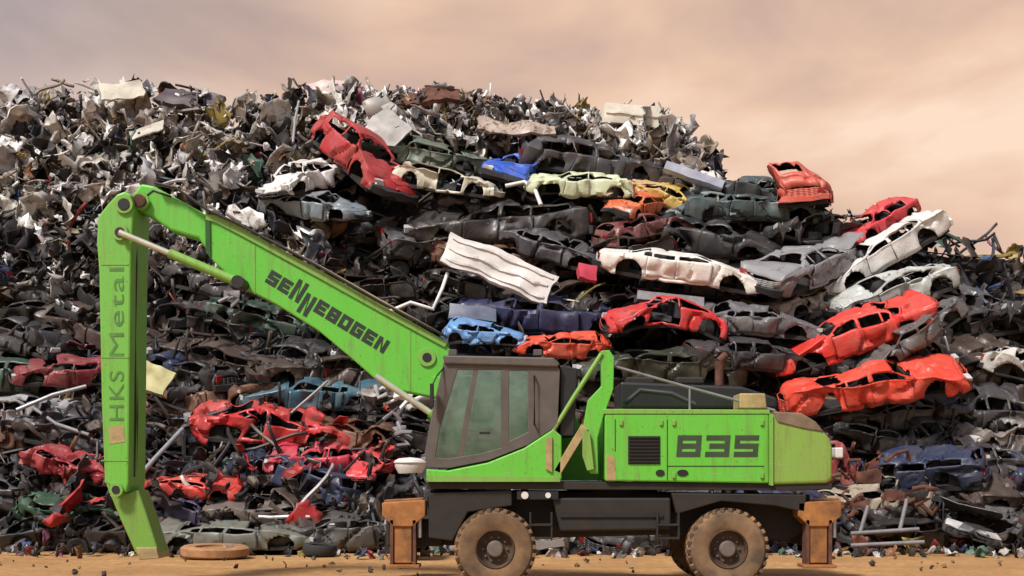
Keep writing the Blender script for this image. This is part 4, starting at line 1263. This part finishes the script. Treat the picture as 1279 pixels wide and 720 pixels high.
bm = bmesh.new(); add_tube(bm, [at(768, 458, YN + .3), at(860, 484, YN + .3), at(968, 513, YN + .3)], .022, 8); part('handrail', bm, M['steelgrey'], gp, smooth=50)
bm = bmesh.new(); add_tube(bm, [at(968, 513, YN + .3), at(970, 520, YN + .3)], .022, 8); add_tube(bm, [at(862, 485, YN + .3), at(862, 516, YN + .3)], .018, 8); part('handrail_post', bm, M['steelgrey'], gp, smooth=50)
# tower behind the cab that carries the boom
bm = bmesh.new()
prism(bm, pxs([(540, 470), (600, 470), (720, 520), (760, 600), (560, 600)], 21.0), 21.12, 21.2)
prism(bm, pxs([(540, 470), (600, 470), (720, 520), (760, 600), (560, 600)], 21.0), 21.78, 21.86)
part('boom_foot', bm, M['green'], bevel=.01)

# boom
BY0, BY1 = 21.22, 21.76
bo = empty('boom'); bo.parent = mh
bm = bmesh.new()
prism(bm, pxs([(258, 272), (272, 274), (302, 290), (400, 343), (480, 388), (556, 430), (600, 470), (596, 500), (548, 497), (482, 485), (442, 450), (398, 413), (345, 380), (300, 357), (262, 322)], BY0), BY0, BY1)
part('main_section', bm, M['green'], bo, bevel=.02)
bm = bmesh.new()
prism(bm, pxs([(258, 268), (275, 270), (304, 286), (402, 339), (482, 384), (560, 428), (556, 434), (479, 392), (398, 347), (299, 293), (270, 278), (258, 275)], BY0), BY0 - .035, BY1 + .035)
part('top_flange', bm, M['green_pale'], bo)
bm = bmesh.new()
prism(bm, pxs([(176, 229), (192, 232), (262, 270), (262, 318), (248, 298), (214, 288), (190, 272), (172, 262), (164, 245)], BY0 + .04), BY0 + .06, BY1 - .06)
part('head_section', bm, M['green'], bo, bevel=.04)
bm = bmesh.new(); prism(bm, pxs([(257, 270), (263, 272), (264, 322), (258, 316)], BY0), BY0 - .03, BY1 + .03); part('joint_flange', bm, simple('dark_green', (.02, .10, .012), .5), bo)
bm = bmesh.new(); c1 = at(534, 447, BY0); add_bar(bm, (c1.x, BY0 - .04, c1.z), (c1.x, BY1 + .04, c1.z), .07, 16); part('pin', bm, M['black'], bo, smooth=50)
bm = bmesh.new(); c1 = at(176, 252, BY0); add_bar(bm, (c1.x, BY0 - .10, c1.z), (c1.x, BY1 + .10, c1.z), .10, 16); part('pin', bm, M['rust'], bo, smooth=50)
for u0, v0, u1, v1 in ((318, 298, 318, 367), (512, 405, 512, 489)):
    bm = bmesh.new(); prism(bm, pxs([(u0, v0), (u0 + 1.4, v0 + .8), (u1 + 1.4, v1), (u1, v1)], BY0), BY0 - .008, BY0 - .001); part('weld_seam', bm, M['green_pale'], bo)
for px_, py_ in ((534, 447), (176, 252)):
    bm = bmesh.new(); c1 = at(px_, py_, BY0); add_lathe_y(bm, (c1.x, BY0, c1.z), [(.075, -.03), (.14, -.03), (.145, .0)], 24); part('boss', bm, M['green_pale'], bo, smooth=40)
# lettering along the boom
bm = bmesh.new()
A_, B_ = at(331, 352, BY0), at(482, 444, BY0)
ang = math.atan2(B_.z - A_.z, B_.x - A_.x); run = math.hypot(B_.z - A_.z, B_.x - A_.x)
n_l = 10; adv = run / (n_l + .05); lw = adv * .84; lh = .225
for k, ch in enumerate('SENNEBOGEN'):
    ox, oz = k * adv, 0.0
    w_, h_, t_ = lw, lh, .062
    if k in (2, 3):
        w_, h_, t_ = lw * .98, lh * 1.55, .062
        oz = -.0 if k == 2 else -lh * .62
        if k == 2: oz = -.02
    add_letters(bm, [tuple(Vector((p.x + ox, p.y + oz)) for p in q) for q in glyph(ch, w_, h_, t_)], (A_.x, A_.z), ang, BY0 - .001, .006, .0)
part('lettering', bm, M['letter'], bo)
# hoses along the boom
for k in range(2):
    bm = bmesh.new(); add_tube(bm, [at(px_, py_, BY0) + Vector((0, -.05 - .05 * k, .02)) for px_, py_ in ((560, 424), (478, 379 + 2 * k), (400, 335 + k), (300, 283), (262, 266), (222, 238), (196, 232))], .022, 7)
    part('hose', bm, M['sandpaint'] if k == 0 else M['black'], bo, smooth=50)
# stick
SY0, SY1 = 20.98, 21.96
sk = empty('stick'); sk.parent = mh
bm = bmesh.new()
prism(bm, pxs([(134, 256), (146, 243), (156, 239), (164, 243), (167, 262), (164, 330), (163, 420), (161, 604), (158, 616), (131, 604), (127, 500), (124, 340), (121, 300), (123, 270)], SY0), SY0, SY1)
part('arm', bm, green_mat('stick_green_dusty', .30, (.125, .50, .045)), sk, bevel=.03)
bm = bmesh.new()
prism(bm, pxs([(131, 604), (158, 616), (172, 612), (182, 640), (198, 690), (196, 697), (176, 699), (168, 690), (150, 650)], SY0 + .1), SY0 + .14, SY1 - .22)
de = part('dipper_end', bm, green_mat('machine_green_tip', .45, (.13, .38, .035)), sk, bevel=.03)
bm = bmesh.new(); prism(bm, pxs([(170, 684), (196, 684), (199, 698), (174, 700)], SY0 + .1), SY0 + .10, SY1 - .18); part('wear_shoe', bm, M['sandpaint'], de, bevel=.015)
bm = bmesh.new(); prism(bm, pxs([(136, 534), (155, 531), (157, 552), (138, 555)], SY0), SY0 - .006, SY0 - .001); part('worn_patch', bm, M['sandpaint'], sk)
for px_, py_, r_ in ((151, 291, .075), (146, 612, .06), (156, 256, .09)):
    bm = bmesh.new(); c1 = at(px_, py_, SY0); add_bar(bm, (c1.x, SY0 - .06, c1.z), (c1.x, SY1 + .06, c1.z), r_, 16); part('pin', bm, M['black'], sk, smooth=50)
    bm = bmesh.new(); add_lathe_y(bm, (c1.x, SY0, c1.z), [(r_ + .005, -.045), (r_ + .05, -.045), (r_ + .055, .0)], 24); part('boss', bm, M['green_pale'], sk, smooth=40)
for py_ in (330, 446, 575):
    bm = bmesh.new(); prism(bm, pxs([(127, py_), (161, py_), (161, py_ + 1.3), (127, py_ + 1.3)], SY0), SY0 - .008, SY0 - .001); part('weld_seam', bm, M['green_pale'], sk)
for word, pa, pb in (('HKS', 528, 466), ('Metal', 450, 338)):
    cu = bpy.data.curves.new('text', 'FONT'); cu.body = word; cu.size = .42; cu.extrude = .003; cu.space_character = 1.12
    to = bpy.data.objects.new('text', cu); col.objects.link(to)
    dg = bpy.context.evaluated_depsgraph_get(); dg.update()
    me = bpy.data.meshes.new_from_object(to.evaluated_get(dg)); bpy.data.objects.remove(to)
    bm = bmesh.new(); bm.from_mesh(me)
    xs_ = [v.co.x for v in bm.verts]; tl = max(xs_) - min(xs_)
    L0, L1 = at(155, pa, SY0), at(153, pb, SY0)
    mt = Matrix.Translation((L0.x, SY0 - .004, L0.z)) @ Matrix.Rotation(R(-90), 4, 'Y') @ Matrix.Rotation(R(90), 4, 'X') @ Matrix.Diagonal(((L1 - L0).length / tl, .78, 1, 1))
    bmesh.ops.transform(bm, matrix=mt, verts=bm.verts[:])
    part('lettering', bm, simple('faded_lettering', (.10, .26, .05), .6, .35, 9), sk)
for k in range(3):
    bm = bmesh.new(); add_tube(bm, [at(px_, py_, SY0 + .3 + .16 * k) for px_, py_ in ((214, 246 + 3 * k), (192, 238 + 3 * k), (176, 250 + 6 * k), (170, 275 + 6 * k), (171 + 2 * k, 330), (169 + 2 * k, 420), (170 + 2 * k, 520), (168 + 2 * k, 596))], .018, 7)
    part('hose', bm, M['black'], sk, smooth=50)
# stick cylinder
cy = empty('stick_cylinder'); cy.parent = mh
a, b2 = at(152, 292, BY0 - .25), at(300, 354, BY0 - .25)
a.y = b2.y = SY0 - .12
mid_ = a.lerp(b2, .42)
bm = bmesh.new(); add_bar(bm, a, mid_, .048, 14); part('rod', bm, M['rod'], cy, smooth=50)
bm = bmesh.new(); add_bar(bm, mid_, b2, .075, 16); part('barrel', bm, M['green_pale'], cy, smooth=50)
bm = bmesh.new(); add_bar(bm, b2 + Vector((0, -.08, 0)), b2 + Vector((0, .38, 0)), .10, 14); part('trunnion', bm, M['black'], cy, smooth=50)
# lift cylinders between platform and boom
a, b2 = at(470, 470, BY0), at(640, 585, BY0)
for yy in (BY0 - .07, BY1 + .07):
    lc = empty('lift_cylinder'); lc.parent = mh
    A2, B2 = Vector((a.x, yy, a.z)), Vector((b2.x, yy, b2.z)); mm = A2.lerp(B2, .4)
    bm = bmesh.new(); add_bar(bm, A2, mm, .05, 12); part('rod', bm, M['rod'], lc, smooth=50)
    bm = bmesh.new(); add_bar(bm, mm, B2, .08, 14); part('barrel', bm, M['green'], lc, smooth=50)

# ------------------------------------------------------------------ light
SUN_EL, SUN_AZ = R(52), R(-142)      # azimuth from +Y towards +X: from behind the camera, left
world = bpy.data.worlds.new('World'); scene.world = world; world.use_nodes = True
nt = world.node_tree
bg = nt.nodes['Background']
sky = nt.nodes.new('ShaderNodeTexSky'); sky.sky_type = 'NISHITA'; sky.sun_disc = False
sky.sun_elevation = SUN_EL; sky.sun_rotation = SUN_AZ; sky.dust_density = 3.0; sky.air_density = 1.2
tc = nt.nodes.new('ShaderNodeTexCoord')
mp = nt.nodes.new('ShaderNodeMapping'); mp.inputs['Scale'].default_value = (1.0, 1.0, 2.2); mp.inputs['Rotation'].default_value = (0, R(-24), 0); mp.inputs['Location'].default_value = (.9, .4, 1.3)
nt.links.new(tc.outputs['Generated'], mp.inputs['Vector'])
c1 = noise_node(nt, mp.outputs[0], 3.6, 6, .48, .25)
c2 = noise_node(nt, mp.outputs[0], 1.6, 3, .5, .2)
# warm glow of cloud low in the right middle of the view, mauve cloud elsewhere
dv = nt.nodes.new('ShaderNodeVectorMath'); dv.operation = 'DISTANCE'
nt.links.new(tc.outputs['Generated'], dv.inputs[0]); g_ = (at(900, 190, 10) - Vector((0, 0, EYE))).normalized(); dv.inputs[1].default_value = g_
glow = ramp(nt, dv.outputs['Value'], [(.03, 1.0), (.24, .85), (.50, 0.0)])
S_ = .11
def sc3(c, k=1.0): return tuple(x * k / S_ for x in c)
mauve = ramp(nt, c1, [(.36, sc3((.31, .275, .285))), (.50, sc3((.40, .335, .34))), (.62, sc3((.56, .43, .41)))])
peach = ramp(nt, c1, [(.38, sc3((.62, .42, .34))), (.50, sc3((.88, .59, .42))), (.60, sc3((1.05, .77, .58)))])
mg = nt.nodes.new('ShaderNodeMath'); mg.operation = 'MULTIPLY_ADD'
nt.links.new(c2, mg.inputs[0]); mg.inputs[1].default_value = 2.2; mg.inputs[2].default_value = -1.10
ma = nt.nodes.new('ShaderNodeMath'); ma.operation = 'ADD'; ma.use_clamp = True
nt.links.new(glow, ma.inputs[0]); nt.links.new(mg.outputs[0], ma.inputs[1])
clouds = mixc(nt, ma.outputs[0], mauve, peach)
# the cloud bank stands ahead; overhead and behind the sky opens
sp = nt.nodes.new('ShaderNodeSeparateXYZ'); nt.links.new(tc.outputs['Generated'], sp.inputs[0])
cover = ramp(nt, sp.outputs[1], [(.35, .30), (.72, .93)])
skyc = mixc(nt, cover, sky.outputs[0], clouds)
nt.links.new(skyc, bg.inputs['Color'])
bg.inputs['Strength'].default_value = S_
sd = bpy.data.lights.new('sun', 'SUN'); sd.energy = 4.3; sd.angle = R(9); sd.color = (1.0, .955, .90)
so = bpy.data.objects.new('sun', sd); col.objects.link(so)
d = Vector((math.sin(SUN_AZ) * math.cos(SUN_EL), math.cos(SUN_AZ) * math.cos(SUN_EL), math.sin(SUN_EL)))
so.rotation_euler = (-d).to_track_quat('-Z', 'Y').to_euler()
so.location = d * 60

scene.view_settings.view_transform = 'Standard'
scene.view_settings.look = 'None'
scene.view_settings.gamma = 1
scene.view_settings.exposure = 0.0
scene.render.film_transparent = False
scene.cycles.max_bounces = 6
